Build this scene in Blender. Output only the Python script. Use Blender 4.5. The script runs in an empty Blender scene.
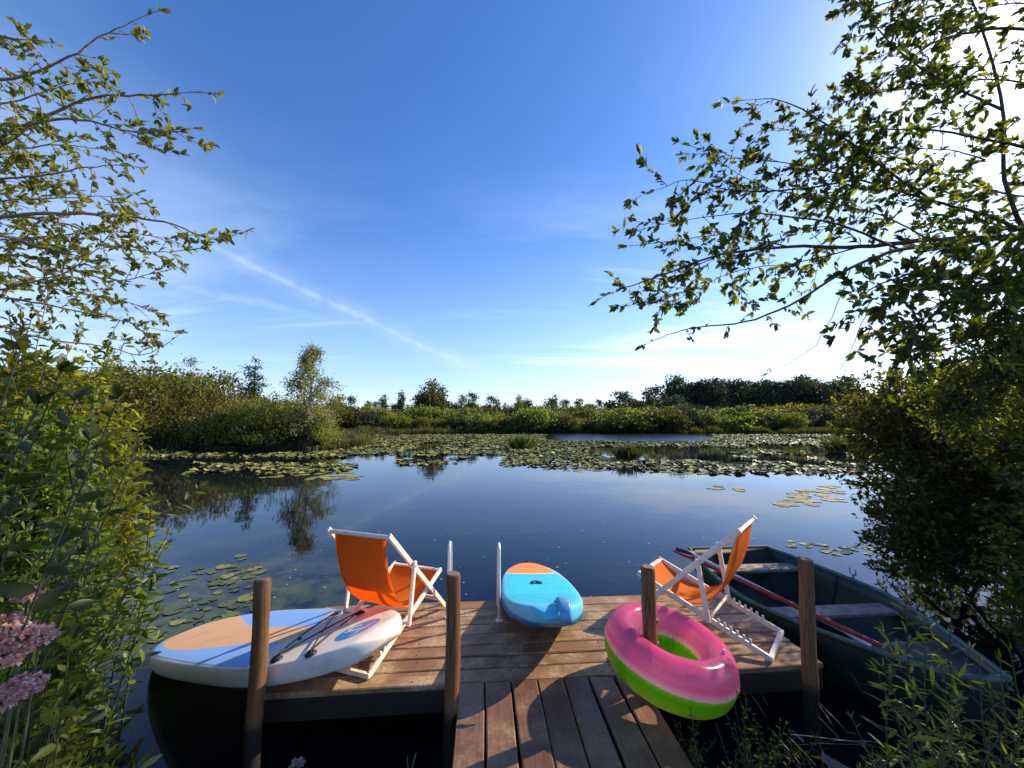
import bpy, math, random
import numpy as np
from mathutils import Vector, Matrix
rng = np.random.default_rng(7)
random.seed(7)
SC = bpy.context.scene
COL = SC.collection
F = 380.0; PITCH = math.atan(34/380); EYE = Vector((0, 0, 2.05))
SUN_AZ = math.radians(64); SUN_EL = math.radians(31)

def ray(px, py):
    x = (px-512)/F; y = (384-py)/F
    return Vector((x, math.cos(PITCH)-y*math.sin(PITCH), math.sin(PITCH)+y*math.cos(PITCH)))
def G(px, py, z):
    r = ray(px, py); return EYE + r*((z-EYE.z)/r.z)
def PX(px, py, Y):
    r = ray(px, py); return EYE + r*(Y/r.y)

# ------------------------------------------------------------------ objects
def tag(o, label=None, cat=None, group=None, kind=None):
    if label: o['label'] = label
    if cat: o['category'] = cat
    if group: o['group'] = group
    if kind: o['kind'] = kind
    return o
def empty(name, loc=(0, 0, 0), rz=0.0, **k):
    o = bpy.data.objects.new(name, None); COL.objects.link(o)
    o.location = loc; o.rotation_euler = (0, 0, rz); o.empty_display_size = .1
    return tag(o, **k)
def copy_tree(o, parent=None):
    c = o.copy(); COL.objects.link(c); c.parent = parent
    for ch in list(o.children): copy_tree(ch, c)
    return c
def npmesh(name, V, Fc, mat, parent=None, smooth=False, loc=None, uv=None):
    """V (n,3); Fc list of arrays (m,k) of indices"""
    me = bpy.data.meshes.new(name)
    V = np.asarray(V, dtype=np.float32)
    if not isinstance(Fc, list): Fc = [Fc]
    loops = np.concatenate([f.ravel() for f in Fc]).astype(np.int32)
    tot = np.concatenate([np.full(len(f), f.shape[1], np.int32) for f in Fc])
    start = np.concatenate([[0], np.cumsum(tot)[:-1]]).astype(np.int32)
    me.vertices.add(len(V)); me.vertices.foreach_set('co', V.ravel())
    me.loops.add(len(loops)); me.loops.foreach_set('vertex_index', loops)
    me.polygons.add(len(tot)); me.polygons.foreach_set('loop_start', start)
    me.polygons.foreach_set('loop_total', tot)
    if smooth: me.polygons.foreach_set('use_smooth', np.ones(len(tot), bool))
    me.update(calc_edges=True); me.validate()
    me.materials.append(mat)
    o = bpy.data.objects.new(name, me); COL.objects.link(o)
    if parent: o.parent = parent
    if loc is not None: o.location = loc
    return o

class MB:
    def __init__(s): s.v = []; s.f = []; s.sm = []
    def add(s, vs, fs, smooth=False):
        b = len(s.v); s.v += [tuple(v) for v in vs]
        s.f += [tuple(i+b for i in f) for f in fs]; s.sm += [smooth]*len(fs)
    def box(s, c, size, M=None, bev=0.0):
        hx, hy, hz = [k/2 for k in size]; M = M or Matrix.Identity(3); c = Vector(c)
        if bev <= 0:
            vs = [c+M@Vector((x*hx, y*hy, z*hz)) for x in (-1, 1) for y in (-1, 1) for z in (-1, 1)]
            s.add(vs, [(0, 1, 3, 2), (4, 6, 7, 5), (0, 4, 5, 1), (2, 3, 7, 6), (0, 2, 6, 4), (1, 5, 7, 3)])
        else:
            # octagonal-section prism along longest axis, chamfered
            ax = max(range(3), key=lambda i: size[i]); h = [hx, hy, hz]
            o = [i for i in range(3) if i != ax]
            prof = []
            a, b = h[o[0]], h[o[1]]
            for (p, q) in ((a-bev, b), (a, b-bev), (a, -b+bev), (a-bev, -b), (-a+bev, -b), (-a, -b+bev), (-a, b-bev), (-a+bev, b)):
                prof.append((p, q))
            rings = []
            for (t, k) in ((-h[ax], bev), (-h[ax]+bev, 0), (h[ax]-bev, 0), (h[ax], bev)):
                r = []
                for (p, q) in prof:
                    v = [0, 0, 0]; v[ax] = t
                    v[o[0]] = p-(k if p > 0 else -k); v[o[1]] = q-(k if q > 0 else -k)
                    r.append(c+M@Vector(v))
                rings.append(r)
            vs = sum(rings, []); fs = []
            for j in range(3):
                for i in range(8):
                    fs.append((j*8+i, j*8+(i+1) % 8, (j+1)*8+(i+1) % 8, (j+1)*8+i))
            fs.append(tuple(range(7, -1, -1))); fs.append(tuple(24+i for i in range(8)))
            s.add(vs, fs)
    def bar(s, a, b, w, h, up=(0, 0, 1), bev=.004):
        a, b = Vector(a), Vector(b); d = (b-a); L = d.length; d.normalize()
        u = Vector(up); sd = d.cross(u)
        if sd.length < 1e-4: sd = d.cross(Vector((0, 1, 0)))
        sd.normalize(); u = sd.cross(d)
        M = Matrix((d, sd, u)).transposed()
        s.box((a+b)/2, (L, w, h), M, bev)
    def tube(s, pts, rad, n=10, cap=True, smooth=True):
        pts = [Vector(p) for p in pts]
        if not hasattr(rad, '__len__'): rad = [rad]*len(pts)
        t0 = (pts[1]-pts[0]).normalized()
        u = t0.orthogonal().normalized(); vs = []
        for i, p in enumerate(pts):
            if i == 0: t = t0
            elif i == len(pts)-1: t = (pts[-1]-pts[-2]).normalized()
            else: t = (pts[i+1]-pts[i-1]).normalized()
            u = (u-t*u.dot(t)).normalized(); w = t.cross(u)
            for k in range(n):
                a = 2*math.pi*k/n
                vs.append(p+(u*math.cos(a)+w*math.sin(a))*rad[i])
        fs = []
        for i in range(len(pts)-1):
            for k in range(n):
                fs.append((i*n+k, i*n+(k+1) % n, (i+1)*n+(k+1) % n, (i+1)*n+k))
        s.add(vs, fs, smooth)
        if cap:
            b = len(s.v)-len(vs)
            s.f.append(tuple(b+k for k in range(n-1, -1, -1))); s.sm.append(False)
            s.f.append(tuple(b+(len(pts)-1)*n+k for k in range(n))); s.sm.append(False)
    def build(s, name, mat, parent=None, loc=None):
        me = bpy.data.meshes.new(name); me.from_pydata([tuple(v) for v in s.v], [], s.f)
        me.polygons.foreach_set('use_smooth', s.sm); me.update(); me.materials.append(mat)
        o = bpy.data.objects.new(name, me); COL.objects.link(o)
        if parent: o.parent = parent
        if loc is not None: o.location = loc
        return o

# ------------------------------------------------------------------ materials
class NT:
    def __init__(s, tree): s.t = tree; s.t.nodes.clear()
    def n(s, typ, **k):
        nd = s.t.nodes.new(typ)
        for a, v in k.items():
            if a.startswith('i_'):
                key = a[2:]; key = int(key) if key.isdigit() else key.replace('_', ' ')
                if hasattr(v, 'links') or isinstance(v, bpy.types.NodeSocket): s.t.links.new(v, nd.inputs[key])
                else: nd.inputs[key].default_value = v
            else: setattr(nd, a, v)
        return nd
    def math(s, op, a, b=None, c=None, clamp=False):
        nd = s.t.nodes.new('ShaderNodeMath'); nd.operation = op; nd.use_clamp = clamp
        for i, v in enumerate((a, b, c)):
            if v is None: continue
            if isinstance(v, bpy.types.NodeSocket): s.t.links.new(v, nd.inputs[i])
            else: nd.inputs[i].default_value = v
        return nd.outputs[0]
    def ss(s, v, a, b, lo=0.0, hi=1.0):
        nd = s.t.nodes.new('ShaderNodeMapRange'); nd.interpolation_type = 'SMOOTHSTEP'
        s.t.links.new(v, nd.inputs[0])
        nd.inputs[1].default_value = a; nd.inputs[2].default_value = b
        nd.inputs[3].default_value = lo; nd.inputs[4].default_value = hi
        return nd.outputs[0]
    def mix(s, f, a, b, blend='MIX'):
        nd = s.t.nodes.new('ShaderNodeMix'); nd.data_type = 'RGBA'; nd.blend_type = blend
        for k, v in ((0, f), (6, a), (7, b)):
            if isinstance(v, bpy.types.NodeSocket): s.t.links.new(v, nd.inputs[k])
            else: nd.inputs[k].default_value = v if k == 0 else (*v[:3], 1)
        return nd.outputs[2]
    def ramp(s, f, stops):
        nd = s.t.nodes.new('ShaderNodeValToRGB'); s.t.links.new(f, nd.inputs[0])
        e = nd.color_ramp.elements
        while len(e) < len(stops): e.new(.5)
        for i, (p, c) in enumerate(stops): e[i].position = p; e[i].color = (*c, 1)
        return nd.outputs[0]
    def link(s, a, b): s.t.links.new(a, b)
def mat(name):
    m = bpy.data.materials.new(name); m.use_nodes = True; return m, NT(m.node_tree)
def finish(nt, shader): 
    o = nt.n('ShaderNodeOutputMaterial'); nt.link(shader, o.inputs[0])

def simple(name, col, rough=.5, noise=.25, scale=20, bump=0.0, metal=0.0, dirt=None):
    m, t = mat(name)
    tc = t.n('ShaderNodeTexCoord').outputs['Object']
    nz = t.n('ShaderNodeTexNoise', i_Vector=tc, i_Scale=scale, i_Detail=5.0).outputs[0]
    c = t.mix(t.ss(nz, .3, .7), tuple(k*(1-noise) for k in col), tuple(min(1, k*(1+noise)) for k in col))
    if dirt:
        n2 = t.n('ShaderNodeTexNoise', i_Vector=tc, i_Scale=scale*.35, i_Detail=8.0, i_Roughness=.7).outputs[0]
        c = t.mix(t.ss(n2, .52, .72, 0, dirt[1]), c, dirt[0])
    b = t.n('ShaderNodeBsdfPrincipled', i_Base_Color=c, i_Roughness=rough, i_Metallic=metal)
    if bump:
        bp = t.n('ShaderNodeBump', i_Height=nz, i_Strength=bump, i_Distance=.01)
        t.link(bp.outputs[0], b.inputs['Normal'])
    finish(t, b.outputs[0]); return m

def wood(name, axis, c1, c2, c3, wear=.5, rough=.62, shade_z=None):
    m, t = mat(name)
    tc = t.n('ShaderNodeTexCoord').outputs['Object']
    isl = t.n('ShaderNodeNewGeometry').outputs['Random Per Island']
    off = t.n('ShaderNodeCombineXYZ', i_0=t.math('MULTIPLY', isl, 37.0), i_1=t.math('MULTIPLY', isl, 91.0), i_2=t.math('MULTIPLY', isl, 13.0)).outputs[0]
    pos = t.n('ShaderNodeVectorMath', operation='ADD', i_0=tc, i_1=off).outputs[0]
    sc = [38.0, 38.0, 38.0]; sc[axis] = 1.8
    mp = t.n('ShaderNodeMapping', i_Vector=pos, i_Scale=sc).outputs[0]
    g = t.n('ShaderNodeTexNoise', i_Vector=mp, i_Scale=1.0, i_Detail=9.0, i_Roughness=.66, i_Distortion=.5).outputs[0]
    big = t.n('ShaderNodeTexNoise', i_Vector=pos, i_Scale=3.2, i_Detail=6.0, i_Roughness=.65).outputs[0]
    fine = t.n('ShaderNodeTexNoise', i_Vector=pos, i_Scale=45.0, i_Detail=5.0, i_Roughness=.7).outputs[0]
    base = t.mix(isl, c1, c2)
    base = t.mix(t.ss(g, .32, .68, 0, .75), base, tuple(k*.42 for k in c1))
    w = t.math('MULTIPLY', t.ss(big, .42, .68), t.ss(fine, .35, .65, .35, 1.0))
    base = t.mix(t.math('MULTIPLY', w, wear), base, c3)
    n4 = t.n('ShaderNodeTexNoise', i_Vector=pos, i_Scale=6.5, i_Detail=7.0, i_Roughness=.7).outputs[0]
    base = t.mix(t.ss(n4, .58, .75, 0, .65), base, tuple(k*.3 for k in c1))
    r = t.ss(fine, .2, .8, rough-.15, rough+.2)
    if shade_z:   # long drying cracks and knots, plus shade painted on the foot
        mc = t.n('ShaderNodeMapping', i_Vector=pos, i_Scale=(26, 26, 1.3)).outputs[0]
        ck = t.n('ShaderNodeTexVoronoi', feature='DISTANCE_TO_EDGE', i_Vector=mc, i_Scale=1.0).outputs[0]
        base = t.mix(t.ss(ck, .05, .0, 0, .85), base, (.02, .012, .008))
        kn = t.n('ShaderNodeTexVoronoi', i_Vector=t.n('ShaderNodeMapping', i_Vector=pos, i_Scale=(9, 9, 4)).outputs[0], i_Scale=1.0).outputs[0]
        base = t.mix(t.ss(kn, .22, .10, 0, .7), base, (.05, .025, .012))
        # shade under dock and board, painted dark into the post foot
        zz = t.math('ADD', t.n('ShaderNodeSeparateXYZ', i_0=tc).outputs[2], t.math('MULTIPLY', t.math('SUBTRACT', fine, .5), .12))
        base = t.mix(t.ss(zz, shade_z, shade_z-.09), base, (.020, .014, .009))
    h = t.math('ADD', t.math('MULTIPLY', g, .8), t.math('MULTIPLY', fine, .3))
    bp = t.n('ShaderNodeBump', i_Height=h, i_Strength=.55, i_Distance=.006).outputs[0]
    b = t.n('ShaderNodeBsdfPrincipled', i_Base_Color=base, i_Roughness=r, i_Normal=bp)
    finish(t, b.outputs[0]); return m

def leafmat(name, cols, trans=.45, rough=.45, tcol=None, spread=.35):
    """cols: dark, mid, light own colours of the leaves, chosen per leaf"""
    m, t = mat(name)
    isl = t.n('ShaderNodeNewGeometry').outputs['Random Per Island']
    oi = t.n('ShaderNodeObjectInfo').outputs['Random']
    c = t.ramp(isl, [(0, cols[0]), (.55, cols[1]), (.93, cols[2]), (1, cols[3] if len(cols) > 3 else cols[2])])
    hs = t.n('ShaderNodeHueSaturation', i_Color=c, i_Hue=t.ss(oi, 0, 1, .485, .515), i_Value=t.ss(oi, 0, 1, 1-spread, 1+spread)).outputs[0]
    p = t.n('ShaderNodeBsdfPrincipled', i_Base_Color=hs, i_Roughness=rough).outputs[0]
    tr_c = t.mix(1.0, hs, tcol or (1.9, 1.75, .55), 'MULTIPLY')
    tr = t.n('ShaderNodeBsdfTranslucent', i_Color=tr_c).outputs[0]
    mx = t.n('ShaderNodeMixShader', i_0=trans); t.link(p, mx.inputs[1]); t.link(tr, mx.inputs[2])
    finish(t, mx.outputs[0]); return m

M_deckx = wood('deck_wood', 0, (.31, .155, .068), (.18, .085, .038), (.54, .39, .22), .95)
M_decky = wood('walkway_wood', 1, (.20, .088, .042), (.13, .058, .030), (.38, .24, .13), .65, .5)
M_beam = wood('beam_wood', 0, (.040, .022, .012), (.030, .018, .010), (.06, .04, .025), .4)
M_post = wood('post_wood', 2, (.22, .098, .034), (.17, .072, .025), (.32, .17, .065), .4, .55, shade_z=.43)
M_postend = wood('post_end_grain', 0, (.26, .14, .07), (.22, .12, .06), (.34, .22, .12), .5)
M_white = simple('white_painted_wood', (.80, .68, .56), .45, .08, 30, .1, dirt=((.45, .34, .26), .35))
M_alu = simple('white_tube', (.72, .70, .68), .3, .05, 30, metal=.2)
M_black = simple('black_plastic', (.015, .015, .017), .45, .2)
M_cord = simple('bungee_cord', (.035, .02, .03), .7, .2)
M_hull = simple('green_hull_paint', (.002, .018, .010), .55, .35, 6, .1, dirt=((.03, .05, .035), .5))
M_hull_in = simple('green_inner_paint', (.003, .018, .010), .75, .4, 7, .15, dirt=((.035, .05, .03), .6))
M_gun = simple('pale_green_gunwale', (.06, .11, .08), .5, .25, 9, dirt=((.05, .10, .08), .6))
M_thwart = simple('weathered_bench', (.26, .18, .145), .7, .4, 9, .2, dirt=((.18, .12, .09), .6))
M_bowdeck = simple('bow_deck_paint', (.012, .036, .024), .6, .3, 8, dirt=((.03, .05, .03), .5))
M_oarred = simple('red_oar_paint', (.30, .018, .014), .4, .25, 12, dirt=((.14, .02, .015), .5))
M_oarwhite = simple('white_oar_shaft', (.66, .62, .58), .4, .12, 12, dirt=((.3, .2, .15), .5))
M_stone = simple('pale_petals', (.7, .6, .5), .6, .2, 60)
M_bark = simple('grey_brown_bark', (.085, .062, .045), .85, .45, 30, .5)
M_barkl = simple('pale_twig_bark', (.30, .22, .13), .75, .35, 30, .4)
M_stem = simple('green_stem', (.05, .055, .02), .6, .3, 30)
M_birchbark = simple('birch_bark', (.5, .48, .44), .7, .35, 14, .2)

def fabric(name, col, tcol, trans):
    m, t = mat(name)
    tc = t.n('ShaderNodeTexCoord').outputs['Object']
    mp = t.n('ShaderNodeMapping', i_Vector=tc, i_Scale=(700, 700, 700)).outputs[0]
    wv = t.n('ShaderNodeTexNoise', i_Vector=mp, i_Scale=.35, i_Detail=2.0).outputs[0]
    big = t.n('ShaderNodeTexNoise', i_Vector=tc, i_Scale=9.0, i_Detail=4.0).outputs[0]
    c = t.mix(t.ss(big, .3, .7), tuple(k*.9 for k in col), col)
    bp = t.n('ShaderNodeBump', i_Height=wv, i_Strength=.25, i_Distance=.002).outputs[0]
    d = t.n('ShaderNodeBsdfPrincipled', i_Base_Color=c, i_Roughness=.8, i_Normal=bp).outputs[0]
    tr = t.n('ShaderNodeBsdfTranslucent', i_Color=(*tcol, 1)).outputs[0]
    mx = t.n('ShaderNodeMixShader', i_0=trans); t.link(d, mx.inputs[1]); t.link(tr, mx.inputs[2])
    finish(t, mx.outputs[0]); return m
M_orange = fabric('orange_canvas', (.92, .27, .012), (1.0, .35, .012), .58)

M_pillow = fabric('orange_pillow_canvas', (.88, .26, .015), (.8, .2, .01), .15)
# leaves
LM_right = leafmat('alder_leaf', [(.030, .042, .009), (.055, .072, .012), (.13, .14, .018), (.24, .22, .03)], .48, .6, (2.4, 2.1, .45))
LM_dense = leafmat('bush_leaf_dark', [(.035, .048, .009), (.080, .090, .012), (.18, .175, .020), (.28, .25, .03)], .52, .6, (2.3, 2.1, .45))
LM_lefttop = leafmat('willow_leaf_pale', [(.11, .155, .030), (.18, .23, .045), (.30, .31, .08)], .52, .6, (2.0, 1.9, .45))
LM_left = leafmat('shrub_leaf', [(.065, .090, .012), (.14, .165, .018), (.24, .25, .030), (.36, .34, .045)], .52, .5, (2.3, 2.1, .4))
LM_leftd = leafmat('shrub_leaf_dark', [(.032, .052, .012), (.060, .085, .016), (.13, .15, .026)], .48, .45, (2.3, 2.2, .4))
LM_sprig = leafmat('reed_leaf', [(.06, .075, .014), (.13, .15, .02), (.27, .28, .03)], .5, .5, (2.0, 1.9, .5))
LM_grass = leafmat('grass_blade', [(.03, .045, .012), (.055, .08, .016), (.11, .12, .03), (.30, .23, .13)], .35, .55, (1.8, 1.7, .6))
LM_straw = leafmat('dry_straw', [(.22, .16, .09), (.32, .25, .15), (.45, .36, .24)], .1, .6, (1, 1, 1))
LM_petal = leafmat('pink_petal', [(.62, .28, .24), (.78, .48, .42), (.85, .72, .66)], .4, .5, (1.1, .9, .9), .1)
LM_far_o = leafmat('headland_leaf', [(.065, .075, .014), (.12, .12, .020), (.18, .17, .028)], .42, .6, (2.1, 1.9, .5), .25)
LM_far_g = leafmat('far_shrub_leaf', [(.045, .070, .016), (.090, .115, .022), (.15, .165, .030)], .42, .6, (2.1, 1.9, .5), .5)
LM_far_d = leafmat('far_tree_leaf', [(.022, .036, .018), (.035, .052, .022), (.055, .07, .026)], .2, .7, (1.5, 1.4, .7), .3)
LM_birch = leafmat('birch_leaf', [(.09, .11, .035), (.17, .19, .07), (.28, .29, .15)], .42, .4, (1.8, 1.7, .6), .05)
LM_yel = leafmat('yellow_green_leaf', [(.12, .16, .02), (.19, .23, .03), (.28, .29, .04)], .4, .5, (1.6, 1.5, .5), .1)

# ------------------------------------------------------------------ world + sun
w = bpy.data.worlds.new('World'); SC.world = w; w.use_nodes = True
t = NT(w.node_tree)
sky = t.n('ShaderNodeTexSky', sky_type='NISHITA', sun_disc=False, sun_elevation=SUN_EL, sun_rotation=SUN_AZ,
          altitude=0, air_density=1.0, dust_density=.3, ozone_density=3.0).outputs[0]
d = t.n('ShaderNodeTexCoord').outputs['Generated']
d = t.n('ShaderNodeVectorMath', operation='NORMALIZE', i_0=d).outputs[0]
sep = t.n('ShaderNodeSeparateXYZ', i_0=d)
z = sep.outputs[2]
zc = t.math('MAXIMUM', z, .02)
proj = t.n('ShaderNodeCombineXYZ', i_0=t.math('DIVIDE', sep.outputs[0], t.math('ADD', zc, .12)), i_1=t.math('DIVIDE', sep.outputs[1], t.math('ADD', zc, .12)), i_2=0.0).outputs[0]
mp = t.n('ShaderNodeMapping', i_Vector=proj, i_Rotation=(0, 0, math.radians(35)), i_Scale=(.35, 1.1, 1)).outputs[0]
c1 = t.n('ShaderNodeTexNoise', i_Vector=mp, i_Scale=.9, i_Detail=9.0, i_Roughness=.58, i_Distortion=.6).outputs[0]
c2 = t.n('ShaderNodeTexNoise', i_Vector=proj, i_Scale=.35, i_Detail=3.0).outputs[0]
sd = Vector((math.sin(SUN_AZ)*math.cos(SUN_EL), math.cos(SUN_AZ)*math.cos(SUN_EL), math.sin(SUN_EL)))
cs = t.n('ShaderNodeVectorMath', operation='DOT_PRODUCT', i_0=d, i_1=sd).outputs['Value']
cir = t.math('MULTIPLY', t.ss(c1, .38, .70), t.ss(c2, .32, .56))
cir = t.math('MULTIPLY', cir, t.ss(z, .75, .12))
hz = t.math('MULTIPLY', t.math('POWER', t.ss(z, .62, -.05), 1.5), t.ss(c1, .25, .75, .55, 1.0))     # thin veil low over the horizon
veil = t.math('MAXIMUM', t.math('MULTIPLY', cir, .75), t.math('MULTIPLY', hz, .48))
def trail(p1, p2, width, strength, s0, s1):
    a = ray(*p1).normalized(); b = ray(*p2).normalized(); n = a.cross(b).normalized()
    tg = n.cross(a).normalized(); ang = math.acos(a.dot(b))
    wob = t.n('ShaderNodeTexNoise', i_Vector=d, i_Scale=9.0, i_Detail=5.0, i_Roughness=.6).outputs[0]
    dn = t.n('ShaderNodeVectorMath', operation='DOT_PRODUCT', i_0=d, i_1=n).outputs['Value']
    dn = t.math('ADD', dn, t.math('MULTIPLY', t.math('SUBTRACT', wob, .5), .022))
    al = t.n('ShaderNodeVectorMath', operation='DOT_PRODUCT', i_0=d, i_1=tg).outputs['Value']
    m_ = t.ss(t.math('ABSOLUTE', dn), width, width*.1)
    e = t.math('MULTIPLY', t.ss(al, s0, s0+.06), t.ss(al, math.sin(ang)+s1, math.sin(ang)+s1-.15))
    br = t.n('ShaderNodeTexNoise', i_Vector=d, i_Scale=22.0, i_Detail=6.0).outputs[0]
    return t.math('MULTIPLY', t.math('MULTIPLY', m_, e), t.math('MULTIPLY', t.ss(br, .3, .65, .25, 1), strength))
for tr_ in (trail((215, 248), (400, 335), .010, .22, -.04, .22), trail((215, 248), (400, 335), .040, .14, .0, .3), trail((180, 285), (322, 318), .012, .16, -.02, .05)):
    veil = t.math('ADD', veil, t.math('MULTIPLY', tr_, t.math('SUBTRACT', 1.0, t.math('MULTIPLY', veil, .4))))
# small cumulus scrap low on the right
veil = t.math('MINIMUM', veil, 1.0)
cloudc = t.n('ShaderNodeMix', data_type='RGBA'); cloudc.inputs[6].default_value = (5.4, 6.3, 7.8, 1); cloudc.inputs[7].default_value = (9.5, 9.5, 9.4, 1)
t.link(t.ss(cs, .2, .95), cloudc.inputs[0])
skyb = t.mix(1.0, sky, (1.04, 1.10, 1.36), 'MULTIPLY')
mixed = t.mix(veil, skyb, cloudc.outputs[2])
# aureole of thin bright cirrus round the sun
au = t.math('POWER', t.math('MAXIMUM', cs, 0.0), 15.0)
au2 = t.math('POWER', t.math('MAXIMUM', cs, 0.0), 60.0)
auc = t.math('ADD', t.math('MULTIPLY', au, 2.0), t.math('MULTIPLY', au2, 12.0))
glow = t.n('ShaderNodeVectorMath', operation='SCALE', i_0=(1.0, .97, .92), i_Scale=auc).outputs[0]
fin = t.n('ShaderNodeVectorMath', operation='ADD', i_0=mixed, i_1=glow).outputs[0]
# a touch deeper blue, as in the photograph
hs = t.n('ShaderNodeHueSaturation', i_Color=fin, i_Hue=.499, i_Saturation=1.14, i_Value=1.0).outputs[0]
bg = t.n('ShaderNodeBackground', i_Color=hs, i_Strength=.12)
o = t.n('ShaderNodeOutputWorld'); t.link(bg.outputs[0], o.inputs[0])

sl = bpy.data.lights.new('sun', 'SUN'); sl.energy = 5.0; sl.angle = math.radians(.5); sl.color = (1.0, .86, .64)
so = bpy.data.objects.new('sun', sl); COL.objects.link(so)
so.rotation_euler = (-sd).to_track_quat('-Z', 'Y').to_euler()

# ------------------------------------------------------------------ camera
cam = bpy.data.cameras.new('camera'); cam.sensor_width = 36; cam.lens = 36*F/1024; cam.clip_end = 3000; cam.clip_start = .05
co = bpy.data.objects.new('camera', cam); COL.objects.link(co)
co.location = EYE; co.rotation_euler = (math.radians(90)+PITCH, 0, 0); SC.camera = co
SC.view_settings.view_transform = 'Standard'; SC.view_settings.look = 'None'
SC.view_settings.exposure = 0.5; SC.view_settings.gamma = 1
SC.render.resolution_x = 1024; SC.render.resolution_y = 768

# ------------------------------------------------------------------ terrain
LAKE = np.array([(-.9, .6), (-1.5, 1.2), (-2.2, 1.9), (-2.9, 2.9), (-3.8, 3.6), (-5.8, 4.8), (-12, 8.5), (-24, 14), (-30, 20), (-34, 25.5),
                 (-22, 26.0), (-12.8, 26.2), (-11.2, 27.5), (-12.5, 32), (-17, 37), (-19, 44), (-14, 51), (0, 54), (14, 55), (30, 53), (44, 50),
                 (50, 40), (38, 22), (16, 9.5), (6.6, 5.0), (4.6, 3.7), (3.9, 2.9), (2.9, 2.35), (1.9, 2.15), (1.35, 1.9), (1.2, 1.0), (.9, .6)])
def sdist(P):
    """signed distance to the lake outline, + on land"""
    n = len(LAKE); d = np.full(len(P), 1e9); inside = np.zeros(len(P), bool)
    for i in range(n):
        a = LAKE[i]; b = LAKE[(i+1) % n]; e = b-a
        tt = np.clip(((P-a)@e)/(e@e), 0, 1)
        q = P-(a+tt[:, None]*e); d = np.minimum(d, np.hypot(q[:, 0], q[:, 1]))
        c = (a[1] > P[:, 1]) != (b[1] > P[:, 1])
        with np.errstate(divide='ignore', invalid='ignore'):
            xx = a[0]+(P[:, 1]-a[1])/(b[1]-a[1])*(b[0]-a[0])
        inside ^= c & (P[:, 0] < xx)
    return np.where(inside, -d, d)
def height(P):
    P = np.asarray(P, float).reshape(-1, 2); s = sdist(P)
    nz = np.sin(P[:, 0]*5.1+1)*np.sin(P[:, 1]*4.3)*.03+np.sin(P[:, 0]*1.7)*np.cos(P[:, 1]*1.3+2)*.05
    land = .30*(1-np.exp(-np.maximum(s, 0)/.35))+np.where(s > 0, nz*np.minimum(s, 1), 0)+.12*(1-np.exp(-np.maximum(s-2, 0)/8))
    wat = -1.0*(1-np.exp(-np.maximum(-s, 0)/.9))
    return np.where(s > 0, land, wat)
def gz(x, y): return float(height([(x, y)])[0])

NR, NA = 190, 300
r = .15*(1500/.15)**(np.arange(NR)/(NR-1)); a = np.arange(NA)/NA*2*np.pi
R_, A_ = np.meshgrid(r, a, indexing='ij')
P = np.stack([R_.ravel()*np.sin(A_.ravel()), R_.ravel()*np.cos(A_.ravel())], 1)
V = np.concatenate([[[0, 0, .3]], np.c_[P, height(P)]])
i = np.arange(NR-1)[:, None]*NA; j = np.arange(NA)[None]; jn = (j+1) % NA
quads = np.stack([i+j, i+jn, i+NA+jn, i+NA+j], -1).reshape(-1, 4)+1
tris = np.stack([np.zeros(NA, int), np.arange(NA)+1, (np.arange(NA)+1) % NA+1], 1)
quads = quads[:, ::-1]; tris = tris[:, ::-1]
m, t = mat('bank_soil_and_turf')
tc = t.n('ShaderNodeTexCoord').outputs['Object']
n1 = t.n('ShaderNodeTexNoise', i_Vector=tc, i_Scale=3.0, i_Detail=8.0, i_Roughness=.7).outputs[0]
n2 = t.n('ShaderNodeTexNoise', i_Vector=tc, i_Scale=40.0, i_Detail=5.0).outputs[0]
c = t.mix(t.ss(n1, .38, .62), (.028, .022, .014), (.045, .055, .018))
c = t.mix(t.ss(n2, .5, .75, 0, .5), c, (.09, .075, .04))
b = t.n('ShaderNodeBsdfPrincipled', i_Base_Color=c, i_Roughness=.95, i_Normal=t.n('ShaderNodeBump', i_Height=n2, i_Strength=.6, i_Distance=.03).outputs[0])
finish(t, b.outputs[0])
tag(npmesh('ground', V, [quads, tris], m, smooth=True), kind='structure')

# water sheet
m, t = mat('lake_water')
tc = t.n('ShaderNodeTexCoord').outputs['Object']
mp = t.n('ShaderNodeMapping', i_Vector=tc, i_Scale=(1.0, 1.6, 1.0), i_Rotation=(0, 0, .4)).outputs[0]
wn = t.n('ShaderNodeTexNoise', i_Vector=mp, i_Scale=1.3, i_Detail=4.0, i_Roughness=.5).outputs[0]
wn2 = t.n('ShaderNodeTexNoise', i_Vector=tc, i_Scale=11.0, i_Detail=3.0).outputs[0]
patch = t.n('ShaderNodeTexNoise', i_Vector=tc, i_Scale=.22, i_Detail=3.0).outputs[0]
st = t.ss(patch, .35, .65, .10, .28)
spw = t.n('ShaderNodeSeparateXYZ', i_0=tc)   # a breeze-ruffled streak of open water far out
ruf = t.math('MULTIPLY', t.math('MULTIPLY', t.ss(spw.outputs[1], 31, 35), t.ss(spw.outputs[1], 52, 49)), t.math('MULTIPLY', t.ss(spw.outputs[0], 2, 6), t.ss(spw.outputs[0], 26, 20)))
st = t.math('MAXIMUM', st, ruf)
b1 = t.n('ShaderNodeBump', i_Height=wn, i_Strength=st, i_Distance=.012).outputs[0]
b2 = t.n('ShaderNodeBump', i_Height=wn2, i_Strength=.05, i_Distance=.003, i_Normal=b1).outputs[0]
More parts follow.
